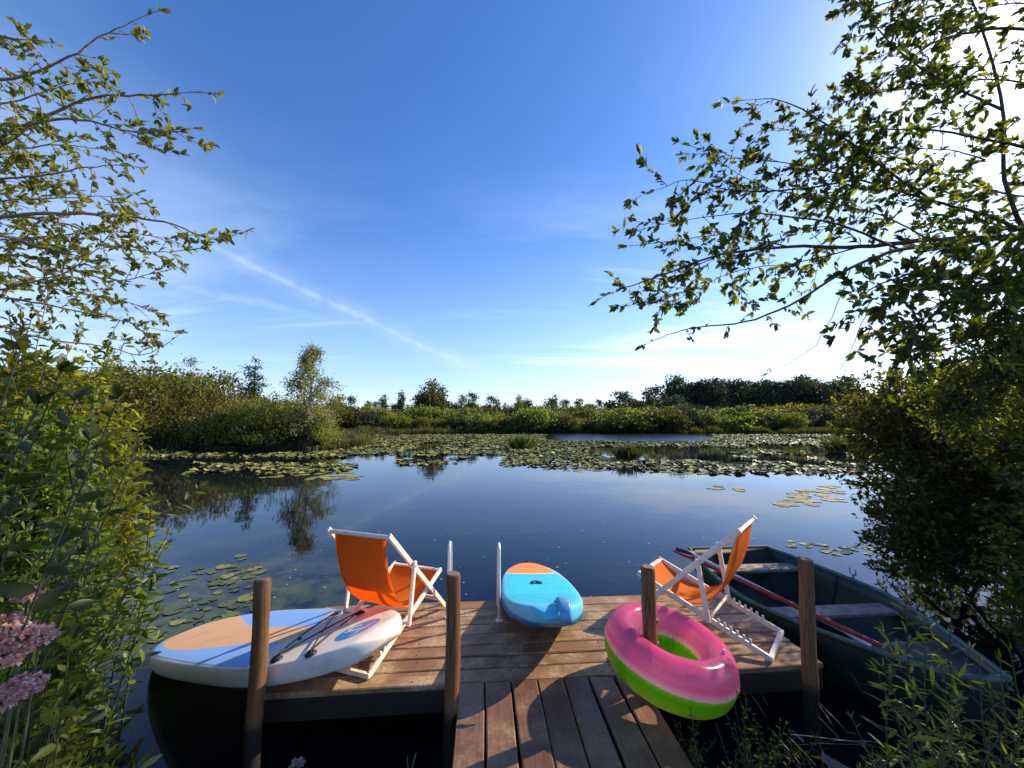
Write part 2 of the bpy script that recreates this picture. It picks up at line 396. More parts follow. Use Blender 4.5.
# weed beds close to the left bank colour the water body
sp = t.n('ShaderNodeSeparateXYZ', i_0=tc)
dist = t.n('ShaderNodeVectorMath', operation='DISTANCE', i_0=tc, i_1=(-3.1, 4.2, 0)).outputs['Value']
wd = t.n('ShaderNodeTexNoise', i_Vector=tc, i_Scale=2.6, i_Detail=6.0, i_Roughness=.65).outputs[0]
wf = t.math('MULTIPLY', t.ss(dist, 2.4, .4), t.ss(wd, .35, .62))
body = t.mix(wf, (.0035, .005, .011), (.060, .072, .018))
b = t.n('ShaderNodeBsdfPrincipled', i_Base_Color=body, i_Roughness=t.math('ADD', .02, t.math('MULTIPLY', ruf, .22)), i_IOR=1.333, i_Normal=b2)
finish(t, b.outputs[0])
xs = np.linspace(-60, 75, 60); ys = np.linspace(-2, 62, 40)
X, Y = np.meshgrid(xs, ys, indexing='ij'); V = np.c_[X.ravel(), Y.ravel(), np.zeros(X.size)]
i = np.arange(59)[:, None]*40; j = np.arange(39)[None]
q = np.stack([i+j, i+40+j, i+41+j, i+1+j], -1).reshape(-1, 4)
tag(npmesh('water', V, q, m), kind='structure')

# ------------------------------------------------------------------ dock
J = Vector((-.335, 2.53, .40)); DR = math.radians(4.5)
U0, U1, VD = -1.22, 2.44, 1.07
dock = empty('wooden_dock', (J.x, J.y, 0), DR, label='weathered brown wooden dock, a wide platform at the end of a plank walkway', cat='dock')
def plank_mesh(mb, x0, x1, y0, y1, z, th, axis):
    """one plank as a subdivided, slightly cupped and warped slab"""
    L0, L1 = (x0, x1) if axis == 0 else (y0, y1)
    W0, W1 = (y0, y1) if axis == 0 else (x0, x1)
    n = 14; tilt = random.uniform(-.004, .004); ph = random.uniform(0, 9)
    e = .006
    prof = [(W0, -th), (W0, -e), (W0+e, 0), (.67*W0+.33*W1, -.0015), (.33*W0+.67*W1, -.0015), (W1-e, 0), (W1, -e), (W1, -th)]
    vs = []; fs = []
    for k in range(n+1):
        s = L0+(L1-L0)*k/n
        for (wv, zz) in prof:
            fr = (wv-W0)/(W1-W0)-.5
            jit = random.uniform(-.0018, .0018)
            Z = z+zz+tilt*fr*2+.002*math.sin(ph+s*4)
            ww = wv+jit+.002*math.sin(ph*2+s*3)
            vs.append((s, ww, Z) if axis == 0 else (ww, s, Z))
    m_ = len(prof)
    for k in range(n):
        for i in range(m_):
            j = (i+1) % m_
            fs.append((k*m_+i, k*m_+j, (k+1)*m_+j, (k+1)*m_+i) if axis == 1 else (k*m_+i, (k+1)*m_+i, (k+1)*m_+j, k*m_+j))
    fs.append(tuple(range(m_))); fs.append(tuple(n*m_+i for i in range(m_-1, -1, -1)))
    mb.add(vs, fs)
pm = MB(); npl = 8; pw = VD/npl
for k in range(npl):
    g = random.uniform(.004, .008)
    if k == 4:   # a butt joint as on real decks
        plank_mesh(pm, U0+random.uniform(-.02, .01), .55, k*pw+g/2, (k+1)*pw-g/2, .40, .032, 0)
        plank_mesh(pm, .556, U1+random.uniform(-.02, .02), k*pw+g/2, (k+1)*pw-g/2, .40, .032, 0)
    else:
        plank_mesh(pm, U0+random.uniform(-.02, .01), U1+random.uniform(-.02, .02), k*pw+g/2, (k+1)*pw-g/2, .40+random.uniform(-.002, .002), .032, 0)
pm.build('platform_boards', M_deckx, dock)
pm = MB(); ww = 1.155/7
for k in range(7):
    g = random.uniform(.008, .013)
    plank_mesh(pm, k*ww+g/2, (k+1)*ww-g/2, -3.6, -.012+random.uniform(-.004, .004), .405, .034, 1)
pm.build('walkway_boards', M_decky, dock)
for v in (.02, VD-.05):
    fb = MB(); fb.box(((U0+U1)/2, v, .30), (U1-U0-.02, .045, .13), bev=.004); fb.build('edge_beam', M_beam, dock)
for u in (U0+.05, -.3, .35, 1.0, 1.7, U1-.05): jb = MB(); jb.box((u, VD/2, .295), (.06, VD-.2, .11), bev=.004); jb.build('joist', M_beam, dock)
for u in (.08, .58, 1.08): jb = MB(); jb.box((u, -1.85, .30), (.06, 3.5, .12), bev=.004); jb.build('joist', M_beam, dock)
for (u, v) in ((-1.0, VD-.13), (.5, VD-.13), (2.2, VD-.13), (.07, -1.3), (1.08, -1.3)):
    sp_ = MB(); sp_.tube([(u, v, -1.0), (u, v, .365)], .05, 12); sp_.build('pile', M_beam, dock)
sc_ = MB(); sc_.tube([(0, 0, -.004), (0, 0, .0012)], .0038, 8)
scr = sc_.build('screw', simple('rusty_screw', (.05, .03, .02), .6, .3), dock); first = True
for k in range(npl):
    for u in (-.3, .35, 1.0, 1.7):
        for dv in (.03, -.03):
            o_ = scr if first else scr.copy()
            if not first: COL.objects.link(o_)
            first = False; o_.location = (u+random.uniform(-.01, .01), (k+.5)*pw+dv, .4015)

def duv(u, v, zz=0):
    return Vector((J.x+u*math.cos(DR)-v*math.sin(DR), J.y+u*math.sin(DR)+v*math.cos(DR), zz))

def post(p, top, rad, lean, label, knot=False):
    root = empty('mooring_post', (p.x, p.y, 0), label=label, cat='wooden post', group='wooden posts along the front of the dock')
    mb = MB(); pts = []; rr = []; n = 26
    ph = random.uniform(0, 6)
    for k in range(n+1):
        z_ = -.9+(top+.9)*k/n
        pts.append((lean[0]*z_+.003*math.sin(z_*7+ph), lean[1]*z_+.003*math.cos(z_*6+ph), z_)); rr.append(rad*(1.03-.03*k/n)+.0015*math.sin(z_*17+ph))
    rr[-1] = rad*.93; pts[-1] = (pts[-1][0], pts[-1][1], top); pts[-2] = (pts[-2][0], pts[-2][1], top-.012)
    mb.tube(pts, rr, 20, cap=False)
    if knot:
        c = Vector((rad*.95+lean[0]*.8, -.01, .83)); mb.tube([c-Vector((.02, 0, 0)), c+Vector((.008, 0, 0))], [.022, .012], 10)
        c = Vector((rad*.95+lean[0]*.7, -.01, .70)); mb.tube([c-Vector((.02, 0, 0)), c+Vector((.006, 0, 0))], [.026, .014], 10)
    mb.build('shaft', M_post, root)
    cb = MB(); q = Vector(pts[-1]); cb.tube([q-Vector((0, 0, .006)), q+Vector((0, 0, .001)), q+Vector((0, 0, .0045))], [rad*.925, rad*.925, rad*.80], 20)
    cb.build('end_grain', M_postend, root)
P1 = G(262, 579, 1.14); P2 = G(453, 575, 1.14); P3 = G(648, 567, 1.14); P4 = G(806, 560, 1.14)
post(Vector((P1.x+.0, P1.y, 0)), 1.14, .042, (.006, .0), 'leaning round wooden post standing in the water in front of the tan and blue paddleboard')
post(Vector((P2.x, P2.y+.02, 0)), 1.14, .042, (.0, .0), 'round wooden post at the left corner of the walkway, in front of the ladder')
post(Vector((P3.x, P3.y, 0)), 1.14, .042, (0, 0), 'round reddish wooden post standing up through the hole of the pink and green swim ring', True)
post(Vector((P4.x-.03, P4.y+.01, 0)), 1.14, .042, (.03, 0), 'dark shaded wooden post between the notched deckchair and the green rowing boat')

# ladder
lad = empty('swim_ladder', (duv(.33, VD-.02).x, duv(.33, VD-.02).y, .40), DR, label='swim ladder with two white looped handrails at the water edge of the dock', cat='ladder')
LX = [(-.53-.0, 3.40), (-.105, 3.36)]
inv = Matrix.Rotation(-DR, 3, 'Z')
for (x, y) in LX:
    mb = MB(); pts = []
    b0 = inv@(Vector((x, y-.09, .4))-lad.location); 
    xx = b0.x; y0 = b0.y
    prof = [(0, -.02), (.01, .2), (.02, .50), (.035, .555), (.065, .575), (.10, .575), (.15, .555), (.19, .50), (.24, .30), (.27, .0), (.28, -.3), (.29, -.95)]
    mb.tube([(xx, y0+a_, b_) for a_, b_ in prof], .0125, 12)
    mb.tube([(xx, y0, 0.0), (xx, y0, .006)], .03, 14)
    mb.build('handrail', M_alu, lad)
    if x < -.3: xl = xx; yl = y0
    else: xr = xx
for zz in (-.15, -.40, -.65, -.9):
    mb = MB(); mb.box(((xl+xr)/2, yl+.285, zz), (xr-xl, .06, .02), bev=.003); mb.build('rung', M_alu, lad)

# ------------------------------------------------------------------ deckchairs
def frame_u(mb, pts_l, half, w, h, ends):
    pass
def deckchair(loc, rz, label, width=.52, top=(.15, .82), seat=(.91, .325)):
    c = empty('deckchair', loc, rz, label=label, cat='deckchair', group='orange deckchairs')
    hw = width/2; W_, H_ = .022, .038
    T = Vector((0, *top)); Ft = Vector((0, .96, .014)); Rr = Vector((0, 0, .016)); S = Vector((0, *seat))
    mb = MB()
    for s in (-1, 1):
        o_ = Vector((s*hw, 0, 0)); mb.bar(T+o_+(T-Ft).normalized()*.03, Ft+o_, W_, H_, up=(0, .7, .7))
    mb.bar(T+Vector((-hw-.012, 0, 0)), T+Vector((hw+.012, 0, 0)), .040, .024, up=(0, .55, .83))
    mb.bar(Ft+Vector((-hw+.011, -.09, .098)), Ft+Vector((hw-.011, -.09, .098)), .022, .03)
    mb.build('back_frame', M_white, c)
    hi = hw-.028; mb = MB()
    dirS = (S-Rr).normalized()
    for s in (-1, 1):
        o_ = Vector((s*hi, 0, 0)); mb.bar(Rr+o_, S+o_+dirS*.02, W_, H_, up=(0, -.3, .9))
        for k in range(6):     # the row of notches: small teeth on the rear rail
            q = Rr+o_+dirS*(.12+.042*k)
            nrm = Vector((0, -dirS.z, dirS.y))
            mb.bar(q+nrm*.015, q+nrm*.045+dirS*.012*1.0, .018, .014, up=(1, 0, 0), bev=.003)
    mb.bar(Rr+Vector((-hi-.011, -.006, 0)), Rr+Vector((hi+.011, -.006, 0)), .03, .03)
    mb.bar(S+Vector((-hi-.011, 0, 0)), S+Vector((hi+.011, 0, 0)), .036, .024)
    mb.build('seat_frame', M_white, c)
    ho = hw+.024; mb = MB()
    A_ = T.lerp(Ft, .34); B_ = Rr.lerp(S, .40)+Vector((0, 0, .02))
    for s in (-1, 1):
        mb.bar(A_+Vector((s*ho, 0, .03)), B_+Vector((s*ho, 0, -.02)), .022, .034, up=(0, 1, 0))
    mb.tube([B_+Vector((-ho, 0, 0)), B_+Vector((ho, 0, 0))], .011, 10)
    mb.build('prop_frame', M_white, c)
    for (q, xx) in ((A_, ho+.014), (T.lerp(Ft, .70), hw+.013)):
        for s in (-1, 1):
            bl = MB(); bl.tube([q+Vector((s*(xx-.004), 0, 0)), q+Vector((s*(xx+.004), 0, 0))], .008, 8)
            bl.build('pivot_bolt', M_alu, c)
    # canvas
    fw = hw-.045
    P0, P1_, P2_, P3_ = Vector((0, T.y+.0, T.z+.004)), Vector((0, .20, .31)), Vector((0, .50, -.01)), Vector((0, S.y, S.z+.014))
    n = 34; m_ = 13; V = []; 
    for i in range(n+1):
        u = i/n; p = P0*(1-u)**3+P1_*3*u*(1-u)**2+P2_*3*u*u*(1-u)+P3_*u**3
        for k in range(m_):
            s = k/(m_-1)*2-1
            sag = .012*math.sin(math.pi*u)*(1-s*s)
            pinch = 1-.035*math.sin(math.pi*u)
            wr = .003*math.sin(u*17+s*5)*(1-s*s)+.0035*math.exp(-((abs(s)-.9)/.15)**2)*math.sin(u*43)
            V.append((s*fw*pinch, p.y-sag*.3+wr*.5, p.z-sag+wr))
    q = [(i*m_+k, i*m_+k+1, (i+1)*m_+k+1, (i+1)*m_+k) for i in range(n) for k in range(m_-1)]
    o_ = npmesh('canvas', V, np.array(q), M_orange, c, smooth=True)
    so_ = o_.modifiers.new('thickness', 'SOLIDIFY'); so_.thickness = .0016
    # hems along both long sides
    for s in (-1, 1):
        hm = MB(); pts = [Vector(V[i*m_+(m_-1 if s > 0 else 0)]) for i in range(n+1)]
        hm.tube(pts, .0035, 6); hm.build('hem', M_orange, c)
    # head pillow: second layer on the sunny side of the upper back
    V2 = []; n2 = 10
    for i in range(n2+1):
        u = .0+.33*i/n2; p = P0*(1-u)**3+P1_*3*u*(1-u)**2+P2_*3*u*u*(1-u)+P3_*u**3
        tg = (P0*-3*(1-u)**2+P1_*(3*(1-u)**2-6*u*(1-u))+P2_*(6*u*(1-u)-3*u*u)+P3_*3*u*u).normalized()
        nr = Vector((0, -tg.z, tg.y)); nr = nr if nr.y > 0 else -nr
        for k in range(m_):
            s = k/(m_-1)*2-1; puff = .008+.045*math.sin(math.pi*min(1, i/n2))**.6*(1-s**4)
            V2.append((s*(fw-.01), p.y+nr.y*puff, p.z+nr.z*puff))
    q = [(i*m_+k, i*m_+k+1, (i+1)*m_+k+1, (i+1)*m_+k) for i in range(n2) for k in range(m_-1)]
    o_ = npmesh('head_pillow', V2, np.array(q), M_pillow, c, smooth=True)
    so_ = o_.modifiers.new('thickness', 'SOLIDIFY'); so_.thickness = .0016
    return c
# chair on the left: rear bar right end at (-.888,2.566), heading 17 deg right of forward
h1 = math.radians(-18.0)
def place_from_rear_right(p, rz, width):
    hw = width/2
    return Vector((p[0]-math.cos(rz)*hw, p[1]-math.sin(rz)*hw, .405))
deckchair(place_from_rear_right((-.892, 2.566), h1, .50), h1, 'orange deckchair seen from behind, beside the tan and blue paddleboard', .52)
h2 = math.radians(47)
c2_ = Vector(((2.04+1.767)/2, (3.05+2.758)/2, .405))
deckchair(c2_, h2, 'orange deckchair seen from the side, its notched rails beside the green boat', .50)

# ------------------------------------------------------------------ paddleboards
def board_obj(name, origin, axis_end, x0, x1, W, th, nose_pow, tail_pow, rocker, mat_, label):
    xa = (axis_end-origin).normalized(); ya = Vector((0, 0, 1)).cross(xa).normalized(); za = xa.cross(ya)
    root = empty(name, origin, label=label, cat='paddleboard')
    root.matrix_world = Matrix.Translation(origin) @ Matrix((xa, ya, za)).transposed().to_4x4()
    n = 72; m_ = 40; V = []; xm = x0+(x1-x0)*.54
    for i in range(n+1):
        u = (1-math.cos(math.pi*i/n))/2
        x = x0+(x1-x0)*u
        if x > xm: k = (x-xm)/(x1-xm); hw_ = W/2*max(0, 1-k**nose_pow)**.5
        else: k = (xm-x)/(xm-x0); hw_ = W/2*max(0, 1-k**tail_pow)**.5
        hw_ = max(hw_, .004)
        zc = rocker(x)
        endt = min(1, (1-abs(2*u-1))*14)**.5; tt = th/2*max(.12, endt)
        rail = min(tt, hw_*.98)
        for k in range(m_):
            a_ = 2*math.pi*k/m_; ca, sa = math.cos(a_), math.sin(a_)
            # rounded rectangle section
            y = (hw_-rail)*np.sign(ca)*min(1, abs(ca)*1.6)+rail*np.sign(ca)*abs(ca)**.75
            z_ = tt*np.sign(sa)*abs(sa)**.62
            V.append((x, y, zc+z_-th/2))
    q = [(i*m_+k, (i+1)*m_+k, (i+1)*m_+(k+1) % m_, i*m_+(k+1) % m_) for i in range(n) for k in range(m_)]
    V = np.array(V); caps = [np.array([list(range(m_))]), np.array([[n*m_+k for k in range(m_-1, -1, -1)]])]
    o_ = npmesh('hull', V, [np.array(q)[:, ::-1]]+[c[:, ::-1] for c in caps], mat_, root, smooth=True)
    return root, (xa, ya, za)

# --- left board
T = Vector((-3.00, 3.69, .1226)); N = Vector((-.7554772, 2.42909846, .76490405))
m, t = mat('tan_blue_board_print')
tc = t.n('ShaderNodeTexCoord').outputs['Object']; s_ = t.n('ShaderNodeSeparateXYZ', i_0=tc); x, y, z = s_.outputs
def lt(a, b, e=.004): # smooth a<b
    return t.ss(t.math('SUBTRACT', a, b), e, -e)
def curve(xs, pts, lo, hi):
    nd = t.n('ShaderNodeFloatCurve'); cm = nd.mapping; cm.clip_min_x = 0; cm.clip_max_x = 1; cm.clip_min_y = 0; cm.clip_max_y = 1
    cu = cm.curves[0]; ps = [((px-lo)/(hi-lo), py+.5) for px, py in pts]
    cu.points[0].location = ps[0]; cu.points[1].location = ps[-1]
    for p in ps[1:-1]: cu.points.new(*p)
    cm.update()
    t.link(t.ss_lin(xs, lo, hi), nd.inputs['Value'])
    return t.math('SUBTRACT', nd.outputs[0], .5)
def ss_lin(v, a, b):
    nd = t.t.nodes.new('ShaderNodeMapRange'); t.link(v, nd.inputs[0]); nd.inputs[1].default_value = a; nd.inputs[2].default_value = b; return nd.outputs[0]
t.ss_lin = ss_lin
# outline of the foam pad: half width by x
padw = curve(x, [(-.1, 0), (-.02, .17), (.1, .265), (.4, .355), (.9, .40), (1.4, .415), (1.95, .40)], -.1, 1.95)
inpad = t.math('MULTIPLY', lt(t.math('ABSOLUTE', y), padw), lt(t.math('MULTIPLY', x, -1), .1))
endx = curve(y, [(-.45, .43), (-.2, .26), (.0, .33), (.2, .20), (.45, .02)], -.45, .45)
endx = t.math('ADD', endx, 1.5)
inpad = t.math('MULTIPLY', inpad, lt(x, endx))
up_ = curve(x, [(-.1, .42), (.15, .34), (.4, .27), (.76, .135), (1.05, .075), (1.5, .09), (1.95, .10)], -.1, 1.95)
dn_ = curve(x, [(-.1, -.10), (.15, -.22), (.4, -.28), (.63, -.295), (1.05, -.24), (1.47, -.165), (1.95, -.12)], -.1, 1.95)
tan = t.math('MULTIPLY', lt(y, up_), lt(dn_, y))
col = t.mix(tan, (.22, .42, .80), (.72, .40, .20))
nz = t.n('ShaderNodeTexNoise', i_Vector=tc, i_Scale=6.0, i_Detail=6.0).outputs[0]
white = t.mix(t.ss(nz, .45, .75), (.80, .71, .62), (.70, .60, .51))
inner = t.math('MULTIPLY', inpad, t.ss(z, -.05, -.03))
edge = t.math('MULTIPLY', lt(t.math('ABSOLUTE', y), t.math('ADD', padw, .008)), lt(x, t.math('ADD', endx, .008)))
edge = t.math('MULTIPLY', t.math('MULTIPLY', edge, t.ss(z, -.05, -.03)), lt(t.math('MULTIPLY', x, -1), .108))
col = t.mix(inner, t.mix(edge, white, (.12, .14, .18)), col)
# round blue badge with a white palm and wave
cx, cy = 2.385, 0.0
lx = t.math('SUBTRACT', x, cx); ly = t.math('SUBTRACT', y, cy)
rr = t.math('SQRT', t.math('ADD', t.math('MULTIPLY', t.math('MULTIPLY', lx, lx), 1.7), t.math('MULTIPLY', ly, ly)))
logo = t.math('MULTIPLY', lt(rr, .15), t.ss(z, -.05, -.03))
wv = t.n('ShaderNodeTexNoise', i_Vector=tc, i_Scale=17.0, i_Detail=2.0).outputs[0]
trunk = t.math('MULTIPLY', lt(t.math('ABSOLUTE', t.math('SUBTRACT', ly, t.math('MULTIPLY', lx, .45))), .010), lt(t.math('ABSOLUTE', t.math('ADD', lx, .01)), .075))
fr = lt(t.math('ABSOLUTE', t.math('SUBTRACT', t.math('SQRT', t.math('ADD', t.math('POWER', t.math('ADD', lx, .05), 2), t.math('POWER', t.math('SUBTRACT', ly, .02), 2))), .038)), .009)
fr = t.math('MULTIPLY', fr, t.ss(lx, -.03, -.04))
wave = t.math('MULTIPLY', lt(t.math('ABSOLUTE', t.math('SUBTRACT', t.math('SUBTRACT', lx, .045), t.math('MULTIPLY', t.math('SINE', t.math('MULTIPLY', ly, 75.0)), .009))), .006), lt(t.math('ABSOLUTE', ly), .10))
ringl = lt(t.math('ABSOLUTE', t.math('SUBTRACT', rr, .135)), .003)
wh = t.math('MAXIMUM', t.math('MAXIMUM', trunk, fr), t.math('MAXIMUM', wave, 0.0))
lc = t.mix(wh, (.02, .24, .55), (.62, .72, .82))
col = t.mix(logo, col, lc)
gv = t.n('ShaderNodeTexVoronoi', i_Vector=tc, i_Scale=70.0).outputs[0]
df = t.n('ShaderNodeTexNoise', i_Vector=tc, i_Scale=3.5, i_Detail=9.0, i_Roughness=.72).outputs[0]
col = t.mix(t.ss(df, .52, .72, 0, .35), col, (.30, .22, .15))
bpn = t.n('ShaderNodeBump', i_Height=t.math('MULTIPLY', gv, inner), i_Strength=.25, i_Distance=.003).outputs[0]
rg = t.mix(inner, (.30, .30, .30), (.65, .65, .65))
b = t.n('ShaderNodeBsdfPrincipled', i_Base_Color=col, i_Roughness=t.n('ShaderNodeRGBToBW', i_0=rg).outputs[0], i_Normal=bpn)
finish(t, b.outputs[0])
def rk_left(x): return -.02+ (.05*((x-1.6)/1.05)**2 if x > 1.6 else 0)
lb, _ = board_obj('paddleboard', T, N, -.08, 2.66, .90, .13, 2.7, 3.3, rk_left, m,
                  'white paddleboard with tan and light blue deck pad over the left end of the dock')
def top_z(x): return rk_left(x)+.002
pads = [(1.75, .30), (2.05, .28), (2.34, -.29), (2.08, -.34), (1.92, -.10)]
for (px_, py_) in pads:
    mb = MB(); c = Vector((px_, py_, top_z(px_)))
    mb.tube([c+Vector((0, 0, -.006)), c+Vector((0, 0, .004)), c+Vector((0, 0, .007))], [.034, .032, .02] if py_ != -.10 else [.014, .013, .009], 16)
    pts = [c+Vector((.018*math.cos(a_), 0.018*math.sin(a_), .010)) for a_ in np.linspace(0, 6.28, 12)]
    if py_ != -.10: mb.tube(pts, .004, 6)
    mb.build('cord_anchor', M_black, lb)
mb = MB()
def cord(a_, b_):
    A_ = Vector((*pads[a_], top_z(pads[a_][0])+.014)); B_ = Vector((*pads[b_], top_z(pads[b_][0])+.014)); md = (A_+B_)/2+Vector((0, 0, .004))
    mb.tube([A_, md, B_], .0048, 6)
for a_, b_ in ((0, 2), (0, 4), (4, 3), (1, 2), (1, 3)): cord(a_, b_)
mb.build('bungee_cord', M_cord, lb)
mb = MB()
for cc in ((-.05, .10), (.05, .20)):
    c = Vector((*cc, top_z(0)+.004))
    mb.tube([c+Vector((-.035, -.02, 0)), c+Vector((-.02, .02, .012)), c+Vector((.02, .04, .012)), c+Vector((.05, .035, 0))], .008, 8)
mb.build('tail_ring', M_black, lb)
mb = MB(); pts = [Vector((2.60+.0*k, .07*k, top_z(2.6)+.022*(1-abs(k)**4))) for k in np.linspace(-1, 1, 9)]
# --- blue board
T = Vector((.245, 5.36, .10)); N = Vector((.305, 2.53, .80))
m, t = mat('cyan_board_print')
t.ss_lin = ss_lin
tc = t.n('ShaderNodeTexCoord').outputs['Object']; s_ = t.n('ShaderNodeSeparateXYZ', i_0=tc); x, y, z = s_.outputs
onTop = t.ss(z, -.055, -.035)
xo = t.math('SUBTRACT', x, t.math('MULTIPLY', t.math('MULTIPLY', y, y), -1.5))
orange = lt(xo, 1.08)
wline = lt(t.math('ABSOLUTE', t.math('SUBTRACT', xo, 1.09)), .02)
seam = lt(t.math('ABSOLUTE', t.math('SUBTRACT', t.math('ADD', x, t.math('MULTIPLY', t.math('MULTIPLY', y, y), .5)), 2.22)), .006)
nz = t.n('ShaderNodeTexNoise', i_Vector=tc, i_Scale=8.0, i_Detail=4.0).outputs[0]
cy_ = t.mix(t.ss(nz, .3, .7), (.02, .50, .66), (.03, .56, .72))
cy_ = t.mix(lt(x, 2.22), t.mix(.45, cy_, (.02, .40, .64)), cy_)
padw = curve(x, [(-.05, 0), (.05, .10), (.3, .19), (.8, .255), (1.6, .29), (2.2, .275), (2.55, .20), (2.75, .0)], -.05, 2.75)
inp = lt(t.math('ABSOLUTE', t.math('ADD', y, 0)), padw)
pe = lt(t.math('ABSOLUTE', t.math('SUBTRACT', t.math('ABSOLUTE', y), padw)), .007)
top = t.mix(orange, cy_, (.95, .25, .008))
top = t.mix(wline, top, (.70, .70, .60))
top = t.mix(t.math('MULTIPLY', seam, .6), top, (.01, .22, .33))
side = (.008, .13, .36)
col = t.mix(onTop, side, t.mix(inp, t.mix(t.ss(x, .3, 1.6), (.6, .64, .58), (.10, .50, .68)), top))
df = t.n('ShaderNodeTexNoise', i_Vector=tc, i_Scale=4.0, i_Detail=9.0, i_Roughness=.72).outputs[0]
col = t.mix(t.ss(df, .54, .74, 0, .3), col, (.12, .22, .24))
b = t.n('ShaderNodeBsdfPrincipled', i_Base_Color=col, i_Roughness=t.ss(df, .3, .7, .3, .5))
finish(t, b.outputs[0])
def rk_blue(x): return (.06*((x-2.0)/.9)**2 if x > 2.0 else 0)
T2 = T+Vector((-.045, 0, 0)); N2 = N+Vector((-.045, 0, 0))
bb, _ = board_obj('paddleboard', T2, N2, -.02, 2.93, .68, .135, 2.7, 2.1, rk_blue, m,
                  'cyan paddleboard with an orange far end, tilted over the water edge of the dock')
mb = MB(); c = Vector((1.66, -.01, .004))
for dx, dy, rr_ in ((0, 0, .036), (.045, -.03, .026), (.045, .035, .026)):
    q_ = c+Vector((dx, dy, 0)); mb.tube([q_-Vector((0, 0, .006)), q_+Vector((0, 0, .008)), q_+Vector((0, 0, .014))], [rr_, rr_, rr_*.7], 14)
mb.build('carry_handle', simple('dark_blue_plastic', (.01, .06, .12), .5), bb)
# nose grab handle / folded strap at the near end
mb = MB(); n = 14; V = []
for i in range(n+1):
    u = i/n; x_ = 2.77+.17*min(1, u*1.2); zz = rk_blue(min(x_, 2.8))+.012+.026*math.sin(math.pi*min(1, u*1.2)) if u < .75 else None
    if zz is None:
        k = (u-.75)/.25; x_ = 2.92+.035*math.sin(k*math.pi*.6); zz = rk_blue(2.8)+.03-.10*k
    V.append((x_, zz))
vs = []; 
for (x_, zz) in V:
    for s in (-.034, -.022, .022, .034): vs.append((x_, .075+s, zz-(.008 if abs(s) > .03 else 0)))
q = [(i*4+k, i*4+k+1, (i+1)*4+k+1, (i+1)*4+k) for i in range(n) for k in range(3)]
o_ = npmesh('nose_strap', vs, np.array(q), simple('pale_blue_vinyl', (.10, .33, .55), .25, .1), bb, smooth=True)
so_ = o_.modifiers.new('thickness', 'SOLIDIFY'); so_.thickness = .012
mb = MB(); c = Vector((2.72, .06, rk_blue(2.72)+.004)); mb.tube([c-Vector((0, 0, .006)), c+Vector((0, 0, .006))], .028, 14); mb.build('air_valve', M_black, bb)
mb = MB(); c = Vector((.01, .0, .0)); mb.tube([c+Vector((0, -.03, -.02)), c+Vector((-.02, -.02, .01)), c+Vector((-.02, .02, .01)), c+Vector((0, .03, -.02))], .007, 8); mb.build('tail_ring', M_black, bb)

# ------------------------------------------------------------------ swim ring
m, t = mat('ring_vinyl')
tc = t.n('ShaderNodeTexCoord').outputs['Object']; s_ = t.n('ShaderNodeSeparateXYZ', i_0=tc); x, y, z = s_.outputs
c = t.ramp(t.math('ADD', t.math('MULTIPLY', z, 3.0), .5),
           [(.06, (.75, .62, .45)), (.13, (.22, .70, .03)), (.42, (.08, .72, .01)), (.51, (.22, .80, .04)), (.525, (.95, .80, .74)), (.565, (.96, .62, .74)), (.63, (.96, .24, .52)), (.84, (.96, .22, .48)), (.98, (.96, .08, .30))])
p_ = t.n('ShaderNodeBsdfPrincipled', i_Base_Color=c, i_Roughness=.16, i_Specular_IOR_Level=.6).outputs[0]
tr = t.n('ShaderNodeBsdfTranslucent', i_Color=c).outputs[0]
tp = t.n('ShaderNodeBsdfTransparent', i_Color=c).outputs[0]
mx = t.n('ShaderNodeMixShader', i_0=.6); t.link(p_, mx.inputs[1]); t.link(tr, mx.inputs[2])
mx2 = t.n('ShaderNodeMixShader', i_0=.14); t.link(mx.outputs[0], mx2.inputs[1]); t.link(tp, mx2.inputs[2])
finish(t, mx2.outputs[0])
RR, Rt, Rz = .284, .098, .140
V = []; n, m_ = 256, 72
for i in range(n):
    a_ = 2*math.pi*i/n
    for k in range(m_):
        b_ = 2*math.pi*k/m_
        cr = .0016*math.sin(a_*41+math.sin(a_*7)*3)*math.exp(-(math.sin(b_)**2)/.06)*(1 if math.cos(b_) > 0 else 3.0)+.004*math.exp(-(math.sin(b_)/.035)**2)+.0012*math.sin(a_*9+b_*2)
        rad = RR+(Rt+cr)*math.cos(b_); V.append((rad*math.cos(a_), rad*math.sin(a_), (Rz)*np.sign(math.sin(b_))*abs(math.sin(b_))**.92+cr))
q = [(i*m_+k, ((i+1) % n)*m_+k, ((i+1) % n)*m_+(k+1) % m_, i*m_+(k+1) % m_) for i in range(n) for k in range(m_)]
ring = npmesh('swim_ring', V, np.array(q), m, smooth=True)
tag(ring, 'inflatable pink and green swim ring tilted around a wooden post', 'swim ring')
ring.location = (.962, 2.485, .605)
RING_TILT = (math.radians(3), math.radians(11), 0)
ring.rotation_euler = RING_TILT
tag(ring, None)
mb = MB(); mb.tube([(.0, 0, 0), (0, 0, .022)], [.010, .008], 10); vv = mb.build('valve', simple('clear_valve', (.8, .5, .6), .3), ring); vv.location = (RR*math.cos(-.5), RR*math.sin(-.5), Rz-.002)

